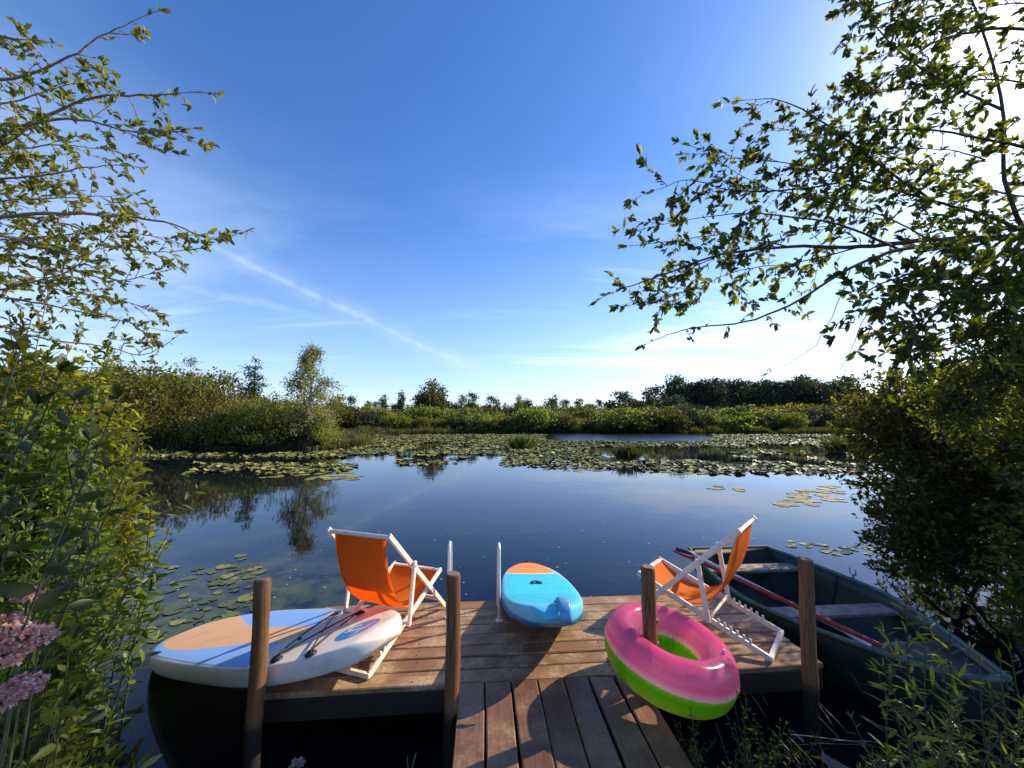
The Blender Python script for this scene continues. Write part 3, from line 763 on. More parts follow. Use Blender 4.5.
# ------------------------------------------------------------------ rowing boat
stern = Vector((2.70, 4.90, 0)); bow = Vector((2.90, 2.38, 0))
xa = (bow-stern).normalized(); ya = Vector((0, 0, 1)).cross(xa); BL = (bow-stern).length
boat = empty('rowing_boat', stern, math.atan2(xa.y, xa.x), label='dark green rowing boat with two pale bench seats beside the dock', cat='rowing boat')
st = [(0, .50, .06, .43), (.35, .59, .0, .42), (.8, .67, -.04, .41), (1.25, .70, -.05, .41), (1.7, .545, -.04, .42), (2.0, .40, -.02, .43), (2.3, .23, .05, .45), (2.5, .10, .14, .47), (BL, .015, .30, .52)]
def interp(xq):
    xs = [s[0] for s in st]; return [float(np.interp(xq, xs, [s[k] for s in st])) for k in (1, 2, 3)]
def smooth_interp(xq):
    ks = [interp(np.clip(xq+dd, 0, BL)) for dd in (-.12, -.06, 0, .06, .12)]; return [sum(k[i] for k in ks)/5 for i in range(3)]
n = 44; V = []; prof = [(1, 1), (.985, .80), (.95, .55), (.89, .30), (.78, .12), (.58, .035), (.3, .008), (0, 0)]
prof = prof+[(-a_, b_) for a_, b_ in prof[-2::-1]]
for i in range(n+1):
    xq = BL*i/n; hw_, kz, gzz = smooth_interp(xq) if 0 < i < n else interp(xq)
    for (a_, b_) in prof: V.append((xq, hw_*a_, kz+(gzz-kz)*b_))
m_ = len(prof)
q = [(i*m_+k, i*m_+k+1, (i+1)*m_+k+1, (i+1)*m_+k) for i in range(n) for k in range(m_-1)]
tr_ = np.array([list(range(m_-1, -1, -1))])
o_ = npmesh('hull', V, [np.array(q), tr_], M_hull, boat, smooth=True)
o_.data.materials.append(M_hull_in)
so_ = o_.modifiers.new('thickness', 'SOLIDIFY'); so_.thickness = .022; so_.offset = 1; so_.material_offset = 1
GW = {}
for s in (0, m_-1):
    mb = MB(); pts = [Vector(V[i*m_+s])+Vector((0, 0, .006)) for i in range(n+1)]
    for i in range(n):
        pass
    mb.tube(pts, .019, 10); mb.build('gunwale', M_gun, boat)
mb = MB(); mb.bar((-.004, -.52, .437), (-.004, .52, .437), .04, .035); mb.build('transom_cap', M_gun, boat)
def thwart(xq, wd, zz):
    hw_, kz, g_ = smooth_interp(xq); mb = MB()
    mb.box((xq, 0, zz), (wd, 2*hw_*.93, .03), bev=.005)
    mb.build('bench_seat', M_thwart, boat)
    return hw_
thwart(.38, .19, .335); thwart(1.34, .18, .325)
mb = MB(); vs = []; fs = []
k = 0
for xq in np.linspace(1.95, BL-.03, 12):
    hw_, kz, g_ = smooth_interp(xq) if xq < BL-.1 else interp(xq); vs += [(xq, hw_*.97, g_-.035), (xq, 0, g_-.015), (xq, -hw_*.97, g_-.035)]
for i in range(11): fs += [(i*3, i*3+1, i*3+4, i*3+3), (i*3+1, i*3+2, i*3+5, i*3+4)]
mb.add(vs, fs, True); o_ = mb.build('bow_deck', M_bowdeck, boat); so_ = o_.modifiers.new('thickness', 'SOLIDIFY'); so_.thickness = .012
for xq in (.8, 1.75):
    mb = MB()
    hw_, kz, g_ = smooth_interp(xq)
    mb.tube([(xq, hw_*a_*.965, kz+.018+(g_-.03-kz)*b_) for a_, b_ in prof], .013, 6)
    mb.build('rib', M_hull_in, boat)
M_steel = simple('dull_steel', (.35, .35, .34), .4, .2, metal=.8)
for s in (1, -1):
    mb = MB()
    hw_, kz, g_ = smooth_interp(.95)
    c = Vector((.95, s*hw_, g_+.02)); mb.tube([c, c+Vector((0, 0, .03))], .012, 8)
    mb.tube([c+Vector((-.03, 0, .10)), c+Vector((-.03, 0, .05)), c+Vector((0, 0, .03)), c+Vector((.03, 0, .05)), c+Vector((.03, 0, .10))], .007, 8)
    mb.build('rowlock', M_steel, boat)

def oar(name, a, b, label, ms, mblade, tipc, blade_at_start=True):
    a, b = Vector(a), Vector(b); root = empty(name, a, label=label, cat='oar', group='oars laid along the boat')
    d_ = b-a; L = d_.length; dn = d_.normalized(); sdv = dn.cross(Vector((0, 0, 1))).normalized(); up = sdv.cross(dn)
    mb = MB(); mb.tube([dn*.0, dn*.4, dn*L], [.019, .021, .019], 10); mb.build('shaft', ms, root)
    mb = MB(); vs = []; n = 10
    for i in range(n+1):
        u = i/n; wv = .02+.055*math.sin(min(1, u*1.3)*math.pi/2); 
        if u > .85: wv *= 1-((u-.85)/.15)**2*.5
        for s in (-1, 0, 1): vs.append(dn*(.12-.50*u)+sdv*(s*wv)+up*(.012*abs(s)))
    fs = [(i*3+k, i*3+k+1, (i+1)*3+k+1, (i+1)*3+k) for i in range(n) for k in range(2)]
    mb.add(vs, fs, True); o_ = mb.build('blade', mblade, root); so_ = o_.modifiers.new('thickness', 'SOLIDIFY'); so_.thickness = .012; so_.offset = 0
    mb = MB(); mb.tube([dn*(L-.02), dn*(L+.12)], [.018, .016], 10); mb.build('grip', tipc, root)
a_ = G(697, 556, .50); b_ = G(850, 640, .46)
a2_ = G(706, 566, .49); b2_ = G(850, 652, .45)
oar('oar', G(703, 563, .52), G(862, 637, .47), 'red oar with dark red blade lying along the dock side of the green boat', M_oarred, M_oarred, M_oarred)
# second one: white shaft with a black grip pointing out over the water
root = empty('oar', G(700, 556, .55), label='white shafted oar with black tip lying across the dock side of the green boat', cat='oar', group='oars laid along the boat')
B_ = G(850, 634, .42)-root.location; A_ = G(676, 549, .58)-root.location
mb = MB(); mb.tube([A_.normalized()*.08, (A_+B_)*.5*.5, B_], [.016, .016, .016], 10); mb.build('shaft', M_oarwhite, root)
mb = MB(); dn = (A_-B_).normalized(); mb.tube([A_.normalized()*.05, A_*.6, A_], [.02, .022, .02], 10); mb.build('grip', M_black, root)
mb = MB(); dn = (B_).normalized(); sdv = dn.cross(Vector((0, 0, 1))).normalized(); vs = []
for i in range(9):
    u = i/8; wv = .015+.03*math.sin(min(1, u*1.4)*math.pi/2)
    for s in (-1, 0, 1): vs.append(B_+dn*(-.05+.30*u)+sdv*(s*wv)+Vector((0, 0, -.02*u)))
mb.add(vs, [(i*3+k, i*3+k+1, (i+1)*3+k+1, (i+1)*3+k) for i in range(8) for k in range(2)], True)
o_ = mb.build('blade', M_oarwhite, root); so_ = o_.modifiers.new('thickness', 'SOLIDIFY'); so_.thickness = .012; so_.offset = 0

# ------------------------------------------------------------------ leaves
def orth(D):
    ref = np.where(np.abs(D[:, 2:3]) > .9, np.array([[1., 0, 0]]), np.array([[0, 0, 1.]]))
    S = np.cross(D, ref); S /= np.linalg.norm(S, axis=1, keepdims=True)+1e-9
    return S
def unit(A): return A/(np.linalg.norm(A, axis=-1, keepdims=True)+1e-9)
def leaves(P, D, L, W, stations=(.45,), fold=.25, droop=.15, roll=1.0):
    """P base, D direction, L length, W width arrays -> verts, tri, quad index arrays"""
    P = np.asarray(P, float); D = unit(np.asarray(D, float)); n = len(P)
    S = orth(D); N_ = np.cross(S, D)
    ang = rng.normal(0, roll, n)[:, None]; S2 = S*np.cos(ang)+N_*np.sin(ang); N_ = np.cross(S2, D); S = S2
    L = np.broadcast_to(np.asarray(L, float), (n,))[:, None]; W = np.broadcast_to(np.asarray(W, float), (n,))[:, None]
    vs = [P]; 
    for s in stations:
        wv = W*.5*(math.sin(math.pi*min(1, s**.8))**.8)
        c = P+D*L*s-N_*L*droop*s*s
        vs += [c-S*wv+N_*wv*fold*2, c, c+S*wv+N_*wv*fold*2]
    vs.append(P+D*L-N_*L*droop)
    k = len(vs); V = np.stack(vs, 1).reshape(-1, 3); b = (np.arange(n)*k)[:, None]
    m_ = len(stations); tri = [[0, 2, 1], [0, 3, 2]]; quad = []
    for i in range(m_-1):
        o_ = 1+3*i; quad += [[o_, o_+1, o_+4, o_+3], [o_+1, o_+2, o_+5, o_+4]]
    o_ = 1+3*(m_-1); tri += [[o_, o_+1, k-1], [o_+1, o_+2, k-1]]
    T_ = np.concatenate([b+np.array(x)[None] for x in tri]); 
    out = [T_]
    if quad: out.append(np.concatenate([b+np.array(x)[None] for x in quad]))
    return V, out
def rnd_dirs(n, up=0.0):
    v = rng.normal(0, 1, (n, 3)); v[:, 2] += up; return unit(v)

class Plant:
    """collects branch tubes and leaf sites in world space"""
    def __init__(s): s.mb = MB(); s.P = []; s.D = []; s.L = []
    def limb(s, pts, r0, r1, sides=6, jit=0.0):
        pts = [Vector(p) for p in pts]
        # Catmull-Rom resample
        out = []; q = [pts[0]*2-pts[1]]+pts+[pts[-1]*2-pts[-2]]
        for i in range(1, len(q)-2):
            for k in range(5):
                u = k/5; p0, p1, p2, p3 = q[i-1:i+3]
                out.append(.5*((2*p1)+(p2-p0)*u+(2*p0-5*p1+4*p2-p3)*u*u+(3*p1-p0-3*p2+p3)*u**3))
        out.append(pts[-1])
        if jit: out = [o_+Vector(rng.normal(0, jit, 3)) if 0 < i < len(out)-1 else o_ for i, o_ in enumerate(out)]
        n = len(out); s.mb.tube(out, [r0+(r1-r0)*(i/(n-1))**.8 for i in range(n)], sides, cap=False)
        return out
    def rosette(s, p, d, k, L, spread=.9):
        for _ in range(k):
            v = Vector(d)+Vector(rng.normal(0, spread, 3)); v.normalize()
            s.P.append(tuple(Vector(p)-Vector(d)*L*rng.uniform(0, .9))); s.D.append(tuple(v)); s.L.append(L*rng.uniform(.5, 1.35))
    def twig(s, p, d, length, r, L, level, grav=-.05, k=4, gap=.06):
        n = max(3, int(length/.05)); q = Vector(p); d = Vector(d).normalized(); pts = [q.copy()]; step = length/n
        cur = 0.0; nextleaf = length*.12
        for i in range(n):
            d = (d+Vector(rng.normal(0, .075, 3))+Vector((0, 0, grav*.3))).normalized(); q = q+d*step; pts.append(q.copy()); cur += step
            if level > 0 and i >= 1 and rng.random() < .42*step/.05*.6:
                s.twig(q, (d+Vector(rng.normal(0, .62, 3))), length*rng.uniform(.3, .6), r*.6, L, level-1, grav, k, gap)
            if cur > nextleaf:
                nextleaf += gap*rng.uniform(.6, 1.5)
                if level <= 1: s.rosette(q, d, int(rng.integers(1, 3)), L, .75)
        s.rosette(q, d, k, L, .6)
        s.mb.tube(pts, [r*(1-.7*i/n) for i in range(n+1)], 4, cap=False)
    def dress(s, pts, start, every, tl, r, L, level, spread=.8, grav=-.05, k=4, bias=(0, 0, 0), gap=.06):
        n = len(pts); acc = 0
        for i in range(1, n):
            seg = (pts[i]-pts[i-1]); acc += seg.length
            if i/n < start: acc = 0; continue
            while acc > every:
                acc -= every*rng.uniform(.6, 1.4); d = seg.normalized()*.7+Vector(rng.normal(0, spread, 3))+Vector(bias)
                s.twig(pts[i]-seg*rng.random(), d, tl*rng.uniform(.5, 1.25)*(1-.4*i/n), r, L, level, grav, k, gap)
        s.twig(pts[-1], (pts[-1]-pts[-2]), tl*.6, r, L, 0, grav, k, gap)
    def build(s, root, barkmat, leafm, ratio=.42, stations=(.45,), trunkname='branches', crownname='leaves', fold=.2, droop=.15, roll=1.2):
        off = np.array(root.location)
        s.mb.v = [tuple(np.array(v)-off) for v in s.mb.v]; s.mb.build(trunkname, barkmat, root)
        P = np.array(s.P)-off; L = np.array(s.L)
        V, Fc = leaves(P, np.array(s.D), L, L*ratio, stations, fold, droop, roll)
        return npmesh(crownname, V, Fc, leafm, root)

def plant_root(name, loc, label, cat, group=None):
    return empty(name, loc, label=label, cat=cat, group=group)

# ---- dense bushes, right
def blob_bush(pl, lobes, sites, L, k, stemr=.01, base=None, shell=.55, bits=True):
    tot = sum(l[6] if len(l) > 6 else l[3]*l[4]*l[5] for l in lobes)
    for l in lobes:
        n = int(sites*(l[3]*l[4]*l[5])**(2/3)/sum((q[3]*q[4]*q[5])**(2/3) for q in lobes))
        u = rnd_dirs(n); rad = (shell+(1-shell)*rng.random(n)**.6)
        bump = 1+.16*np.sin(u[:, 0]*7+l[0]*3)*np.sin(u[:, 2]*6+l[1])+.10*np.sin(u[:, 1]*11+u[:, 2]*9)
        C_ = np.array(l[:3])+u*np.array(l[3:6])*(rad*bump)[:, None]
        for i in range(n):
            if C_[i, 2] < .02: continue
            d_ = unit(u[i]+np.array([0, 0, .35])+rng.normal(0, .35, 3)); c = Vector(C_[i])
            if bits and i % 3 == 0: pl.mb.tube([c-Vector(d_)*.22+Vector((0, 0, -.05)), c], [.0045, .002], 3, cap=False)
            for j in range(k): 
                pl.P.append(tuple(c-Vector(d_)*rng.uniform(0, .12)+Vector(rng.normal(0, .015, 3)))); v = unit(d_*.8+rng.normal(0, .65, 3)); pl.D.append(tuple(v)); pl.L.append(L*rng.uniform(.6, 1.2))
    if base:
        for (bx, by, bz) in base:
            l = lobes[int(rng.integers(len(lobes)))]
            pl.limb([(bx, by, bz), ((bx+l[0])/2+rng.normal(0, .15), (by+l[1])/2, (bz+l[2])/2), (l[0], l[1], l[2]+l[5]*.5)], stemr*2.2, stemr*.5, 6, .02)
# ---- overhanging tree, upper right
pl = Plant()
def lim(pp, r0, r1, every=.056, tl=.44, L=.062, level=1, start=.10, bias=(0, 0, .05), k=7, gap=.028, **kw):
    pts = pl.limb([PX(*q) for q in pp], r0, r1, 7, .003)
    pl.dress(pts, start, every, tl, .003, L, level, bias=bias, k=k, gap=gap, **kw); return pts
trunk = pl.limb([(5.8, 3.5, .1), (5.5, 3.4, 1.4), (5.2, 3.3, 2.6), (4.95, 3.25, 3.5), (5.0, 3.2, 4.4), (5.1, 3.0, 5.6), (5.2, 2.9, 7.0)], .12, .03, 10, .01)
lim([(1085, 237, 3.25), (1040, 237, 3.25), (985, 238, 3.25), (930, 240, 3.2), (860, 247, 3.25), (790, 247, 3.3), (720, 255, 3.35), (660, 276, 3.4), (618, 290, 3.45)], .034, .004, every=.12)
lim([(960, 240, 3.22), (900, 250, 3.0), (850, 268, 2.95), (800, 300, 2.9), (745, 322, 2.85), (690, 328, 2.8), (655, 340, 2.8)], .018, .002, every=.22, tl=.22, L=.05, level=0, start=.3, k=3)
lim([(1085, 240, 3.25), (1030, 232, 3.25), (985, 215, 3.3), (930, 200, 3.4), (860, 180, 3.5), (800, 165, 3.55), (740, 158, 3.6)], .022, .003)
lim([(940, 205, 3.4), (880, 165, 3.3), (820, 120, 3.2), (780, 100, 3.2), (745, 100, 3.2)], .013, .002, every=.13)
lim([(860, 180, 3.5), (790, 190, 3.3), (730, 190, 3.2), (690, 180, 3.2), (655, 190, 3.2)], .010, .002, every=.11)
lim([(900, 250, 3.2), (840, 225, 3.1), (770, 215, 3.1), (720, 215, 3.1), (660, 225, 3.1)], .012, .002, every=.10)
lim([(790, 247, 3.3), (730, 235, 3.5), (680, 240, 3.5), (640, 245, 3.5)], .007, .002, every=.10, tl=.28)
lim([(720, 255, 3.35), (690, 270, 3.2), (660, 300, 3.2), (630, 305, 3.2)], .006, .0015, every=.12, tl=.22)
lim([(1085, 250, 3.2), (1030, 235, 3.2), (1005, 180, 3.1), (1003, 110, 3.0), (985, 40, 3.0), (960, -30, 2.9)], .022, .006, every=.14)
lim([(1003, 110, 3.0), (960, 90, 3.1), (910, 60, 3.2), (870, 20, 3.3), (845, -15, 3.3)], .012, .003, every=.10)
lim([(1040, 30, 3.0), (985, 30, 3.1), (930, 45, 3.2), (880, 85, 3.2), (850, 110, 3.3)], .014, .003, every=.10)
lim([(1050, -30, 3.0), (1000, -20, 3.0), (940, -10, 3.1), (880, 5, 3.2), (850, 30, 3.2)], .014, .003, every=.10)
lim([(1040, 150, 3.0), (990, 140, 3.0), (930, 130, 3.1), (880, 130, 3.2), (830, 135, 3.3)], .014, .003, every=.10)
lim([(1010, 245, 3.0), (960, 290, 2.8), (920, 330, 2.75), (895, 370, 2.75)], .016, .004, every=.07, tl=.4, bias=(-.1, 0, 0))
lim([(990, 240, 3.0), (920, 270, 2.8), (870, 290, 2.75), (845, 320, 2.75)], .012, .002, every=.09, tl=.35)
lim([(850, 270, 3.0), (835, 310, 3.0), (815, 345, 3.0), (790, 362, 3.0), (772, 372, 3.0)], .004, .001, every=.5, tl=.12, L=.045, level=0, start=.6, k=4)
lim([(870, 300, 3.1), (855, 340, 3.1), (840, 370, 3.1), (822, 380, 3.1)], .004, .001, every=.5, tl=.12, L=.045, level=0, start=.6, k=4)
lim([(1045, 200, 2.9), (1000, 270, 2.85), (960, 310, 2.8), (930, 300, 2.8)], .014, .003, every=.07)
lim([(1050, 280, 2.9), (1010, 300, 2.8), (975, 340, 2.8), (940, 350, 2.8)], .014, .003, every=.07)
lim([(1060, 90, 3.3), (1000, 80, 3.4), (930, 85, 3.5), (870, 95, 3.5), (820, 110, 3.5)], .010, .002)
lim([(1060, 200, 3.4), (990, 190, 3.5), (920, 165, 3.6), (850, 145, 3.7), (790, 130, 3.7)], .010, .002)
lim([(930, 240, 3.2), (880, 215, 3.4), (820, 200, 3.5), (760, 185, 3.5), (700, 150, 3.5)], .008, .002)
lim([(860, 247, 3.25), (800, 262, 3.4), (740, 270, 3.5), (690, 290, 3.5), (640, 300, 3.5)], .007, .0015)
lim([(985, 160, 3.0), (950, 150, 3.2), (900, 150, 3.3), (860, 160, 3.3)], .007, .0015)
lim([(1060, 0, 3.2), (1000, 5, 3.3), (940, 15, 3.4), (900, 30, 3.4)], .008, .002)
lim([(1060, 290, 2.9), (1000, 280, 2.85), (940, 280, 2.8), (890, 300, 2.8), (870, 330, 2.8)], .010, .002)
lim([(1060, 330, 2.9), (1010, 320, 2.8), (960, 330, 2.8), (900, 350, 2.8)], .010, .002)
blob_bush(pl, [(4.05, 3.05, 2.55, .60, .32, .50), (3.75, 3.2, 2.2, .40, .28, .35), (4.4, 2.9, 3.2, .42, .32, .45)], 1250, .058, 5, shell=.1, base=[(4.9, 3.3, 2.6)]*7)
rt = plant_root('overhanging_tree', (5.6, 3.5, 0), 'tree at the right edge spreading dark limbs and small leaves', 'tree')
pl.build(rt, M_bark, LM_right, .48, (.28, .68), trunkname='trunk', crownname='crown')

pl = Plant()
blob_bush(pl, [(5.2, 4.9, 2.05, 1.0, .8, .75), (5.3, 4.5, 1.3, 1.25, .8, .85), (4.55, 4.3, .75, .62, .55, .60), (6.3, 4.7, 1.6, 1.0, .9, 1.2)],
          6500, .075, 6, shell=.2, base=[(5.3+rng.normal(0, .3), 4.4+rng.normal(0, .2), .1) for _ in range(9)])
rt = plant_root('willow_bush', (5.3, 4.5, 0), 'tall dense dark bush overhanging the water just behind the boat on the right', 'bush', 'dense bushes on the right bank')
pl.build(rt, M_bark, LM_dense, .45)
pl = Plant()
blob_bush(pl, [(4.95, 3.3, 1.0, .85, .55, .95), (5.2, 3.6, 1.9, .85, .6, .8), (4.35, 3.1, .55, .45, .4, .5), (6.1, 3.4, 1.2, .9, .8, 1.2)],
          4300, .070, 6, shell=.2, base=[(5+rng.normal(0, .3), 3.2+rng.normal(0, .2), .1) for _ in range(9)])
rt = plant_root('willow_bush', (5.0, 3.3, 0), 'shadowy bush at the right edge beside the bow of the green boat', 'bush', 'dense bushes on the right bank')
pl.build(rt, M_bark, LM_dense, .45)
pl = Plant()
blob_bush(pl, [(8.6, 7.0, 1.6, 2.0, 1.4, 1.7), (10.8, 8.6, 1.5, 2.0, 1.4, 1.6), (7.2, 5.9, 1.0, 1.1, .9, 1.2)], 2200, .11, 6, bits=False, base=[(8.6, 7.0, .1)]*6)
rt = plant_root('willow_bush', (8.6, 7.0, 0), 'rounded bush showing through gaps further along the right shore', 'bush', 'dense bushes on the right bank')
pl.build(rt, M_bark, LM_dense, .45)

# ---- upper left tree
pl = Plant()
kw = dict(every=.06, tl=.26, L=.043, level=1, start=.0, k=5, bias=(.08, 0, .06), gap=.024)
trunk = pl.limb([(-4.6, 2.6, .2), (-4.4, 2.5, 1.4), (-4.1, 2.4, 2.6), (-4.0, 2.3, 3.8), (-4.1, 2.2, 5.2)], .09, .03, 9, .01)
lim([(-60, 170, 2.3), (0, 145, 2.2), (45, 118, 2.2), (95, 97, 2.2), (150, 95, 2.2), (190, 92, 2.2)], .017, .002, **kw)
lim([(-50, 175, 2.3), (20, 128, 2.1), (80, 120, 2.1), (130, 132, 2.1), (172, 130, 2.1)], .012, .002, **kw)
lim([(-60, 70, 2.1), (0, 80, 2.1), (60, 62, 2.1), (100, 38, 2.1), (140, 18, 2.1)], .012, .002, **{**kw, 'every': .12})
lim([(-60, 30, 2.1), (-10, 35, 2.1), (30, 40, 2.1)], .012, .002, **kw)
lim([(-60, 240, 2.3), (0, 218, 2.3), (60, 213, 2.3), (115, 216, 2.3), (165, 222, 2.35), (205, 238, 2.4), (228, 238, 2.4)], .016, .002, **kw)
lim([(20, 216, 2.3), (70, 225, 2.4), (110, 245, 2.4), (150, 252, 2.4), (185, 250, 2.4)], .008, .002, **kw)
lim([(-60, 200, 2.3), (0, 180, 2.2), (45, 175, 2.2), (85, 168, 2.2), (115, 165, 2.2)], .010, .002, **kw)
lim([(-60, 260, 2.4), (20, 255, 2.4), (70, 270, 2.5), (120, 280, 2.5), (160, 272, 2.5)], .010, .002, **kw)
lim([(-60, 290, 2.5), (20, 300, 2.5), (70, 310, 2.6), (120, 320, 2.6), (160, 330, 2.6)], .010, .002, **kw)
lim([(-60, 225, 2.2), (0, 235, 2.1), (50, 250, 2.1), (90, 262, 2.1)], .010, .002, **kw)
lim([(-40, 300, 2.4), (20, 285, 2.3), (70, 270, 2.2), (105, 240, 2.2)], .008, .002, **kw)
lim([(-20, 320, 2.6), (50, 340, 2.7), (100, 345, 2.8), (140, 355, 2.8), (165, 345, 2.8)], .008, .002, **kw)
lim([(-60, 110, 2.5), (0, 105, 2.5), (50, 90, 2.5), (95, 78, 2.5)], .009, .002, **kw)
lim([(-60, 150, 2.6), (10, 150, 2.6), (60, 145, 2.6), (110, 150, 2.6)], .009, .002, **kw)
lim([(-60, 210, 2.6), (10, 200, 2.7), (60, 198, 2.7), (120, 195, 2.7)], .009, .002, **kw)
lim([(-60, 280, 2.7), (0, 275, 2.7), (60, 290, 2.8), (120, 300, 2.8), (150, 310, 2.8)], .009, .002, **kw)
lim([(-60, 235, 2.6), (0, 240, 2.6), (60, 235, 2.6), (120, 232, 2.6), (170, 240, 2.6)], .009, .002, **kw)
rt = plant_root('overhanging_tree', (-4.6, 2.6, 0), 'tree at the left edge with pale twigs and small yellow-green leaves', 'tree')
pl.build(rt, M_barkl, LM_lefttop, .46, (.28, .68), trunkname='trunk', crownname='crown')

# ---- leafy stem shrubs
def stem_plant(tips, name, label, cat, leafm, L, ratio=.24, gap=.03, base_dx=-.25, spread=.10, side=.35, group=None, stations=(.2, .5, .8), startf=.15, zbase=None, sidelen=.28, flowers=None, ang=.9, barkm=None, rooty=0):
    pl = Plant(); bases = []
    for (px, py, Y) in tips:
        tip = PX(px, py, Y)
        b_ = Vector((tip.x+base_dx+rng.normal(0, spread), tip.y+rooty+rng.normal(0, spread), 0)); b_.z = max(0.0, gz(b_.x, b_.y)) if zbase is None else zbase
        bases.append(b_)
        mid = b_.lerp(tip, .5)+Vector((-.04+rng.normal(0, .03), rng.normal(0, .04), .05))
        pts = pl.limb([b_, mid, tip], .0065, .002, 5)
        def clothe(pts, sz, st):
            acc = 0; total = sum((pts[i]-pts[i-1]).length for i in range(1, len(pts))); cur = 0; phi = rng.random()*6
            for i in range(1, len(pts)):
                seg = pts[i]-pts[i-1]; dd = seg.normalized(); l = seg.length; n_ = 0
                cur += l
                if cur/total < st: continue
                acc += l
                while acc > gap:
                    acc -= gap; phi += 2.4; ax = dd.orthogonal().normalized(); sx = dd.cross(ax)
                    rd = ax*math.cos(phi)+sx*math.sin(phi)
                    v = (dd*(1-ang*.55)+rd*ang+Vector(rng.normal(0, .16, 3))).normalized()
                    pl.P.append(tuple(pts[i]-seg*(acc/l if l else 0))); pl.D.append(tuple(v)); pl.L.append(sz*rng.uniform(.7, 1.15)*(1-.45*max(0, cur/total-.75)/.25))
            for _ in range(4):
                v = (pts[-1]-pts[-2]).normalized()+Vector(rng.normal(0, .35, 3)); pl.P.append(tuple(pts[-1])); pl.D.append(tuple(v.normalized())); pl.L.append(sz*.6)
        clothe(pts, L, startf)
        for i in range(3, len(pts)-1):
            if rng.random() < side:
                d0 = (pts[i]-pts[i-1]).normalized()+Vector(rng.normal(0, .5, 3)); d0.normalize(); ln = sidelen*rng.uniform(.5, 1.1)
                q = [pts[i], pts[i]+d0*ln*.5, pts[i]+d0*ln+Vector((0, 0, ln*.15))]
                q2 = pl.limb(q, .0035, .0015, 4); clothe(q2, L*.85, .1)
    c = sum(bases, Vector())/len(bases); c.z = min(b.z for b in bases)
    rt = plant_root(name, c, label, cat, group)
    pl.build(rt, barkm or M_stem, leafm, ratio, stations, 'stems', 'leaves', .18, .22, .7)
    return rt
def tips(x0, x1, y0, y1, Y0, Y1, n):
    return [(rng.uniform(x0, x1), rng.uniform(y0, y1), rng.uniform(Y0, Y1)) for _ in range(n)]
SG = 'leafy shrubs on the left bank'
def mass(lobes, sites, L, label, lm=LM_left, ratio=.33, k=5, shell=.3):
    pl = Plant(); blob_bush(pl, lobes, sites, L, k, shell=shell, base=[(lobes[0][0]+rng.normal(0, .2), lobes[0][1]+rng.normal(0, .15), .1) for _ in range(8)])
    rt = plant_root('leafy_shrub', (lobes[0][0], lobes[0][1], 0), label, 'shrub', SG)
    pl.build(rt, M_stem, lm, ratio, (.2, .5, .8), 'stems', 'leaves', .18, .2, .9)
mass([(-3.55, 3.0, 1.35, .60, .55, 1.0), (-3.95, 2.9, 2.05, .70, .55, .55), (-3.5, 3.2, .9, .45, .4, .6)], 2300, .095, 'dense yellow-green shrub massed at the left edge halfway up, in front of the headland')
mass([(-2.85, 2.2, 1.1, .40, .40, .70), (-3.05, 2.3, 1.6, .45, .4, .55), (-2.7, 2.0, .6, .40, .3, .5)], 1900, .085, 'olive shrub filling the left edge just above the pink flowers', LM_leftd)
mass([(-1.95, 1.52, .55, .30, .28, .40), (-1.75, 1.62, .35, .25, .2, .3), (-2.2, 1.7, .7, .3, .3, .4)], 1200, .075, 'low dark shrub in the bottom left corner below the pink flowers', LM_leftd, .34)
stem_plant(tips(-60, 60, 275, 380, 2.3, 3.0, 14), 'leafy_shrub', 'tallest yellow-green stems at the left edge, below the pale overhanging branches', 'shrub', LM_left, .100, .34, .030, -.2, group=SG, side=.5, startf=.4)
stem_plant(tips(30, 135, 330, 430, 2.6, 3.3, 20)+tips(110, 152, 375, 440, 2.8, 3.2, 6), 'leafy_shrub', 'bright stems leaning out over the lake in front of the wooded headland', 'shrub', LM_left, .100, .34, .030, -.35, group=SG, side=.5, startf=.4)
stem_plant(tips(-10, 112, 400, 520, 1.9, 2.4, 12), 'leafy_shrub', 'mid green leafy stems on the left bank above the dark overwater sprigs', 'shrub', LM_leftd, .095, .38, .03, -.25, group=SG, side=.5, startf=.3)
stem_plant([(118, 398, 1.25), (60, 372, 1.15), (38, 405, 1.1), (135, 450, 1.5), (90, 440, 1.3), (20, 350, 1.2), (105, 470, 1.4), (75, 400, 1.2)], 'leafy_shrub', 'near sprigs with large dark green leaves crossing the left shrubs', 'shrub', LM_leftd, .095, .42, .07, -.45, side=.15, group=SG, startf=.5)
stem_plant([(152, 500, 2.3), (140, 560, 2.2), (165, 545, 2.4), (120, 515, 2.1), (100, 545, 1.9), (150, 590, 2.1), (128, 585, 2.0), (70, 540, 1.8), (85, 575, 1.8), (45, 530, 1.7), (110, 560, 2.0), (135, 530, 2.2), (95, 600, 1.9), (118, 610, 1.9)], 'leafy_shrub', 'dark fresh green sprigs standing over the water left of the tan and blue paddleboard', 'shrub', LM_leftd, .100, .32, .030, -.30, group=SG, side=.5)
stem_plant(tips(-10, 100, 640, 760, 1.4, 1.8, 11), 'leafy_shrub', 'sunlit low leafy stems below the pink flowers at the left edge', 'shrub', LM_left, .080, .42, .035, -.08, group=SG, side=.4)
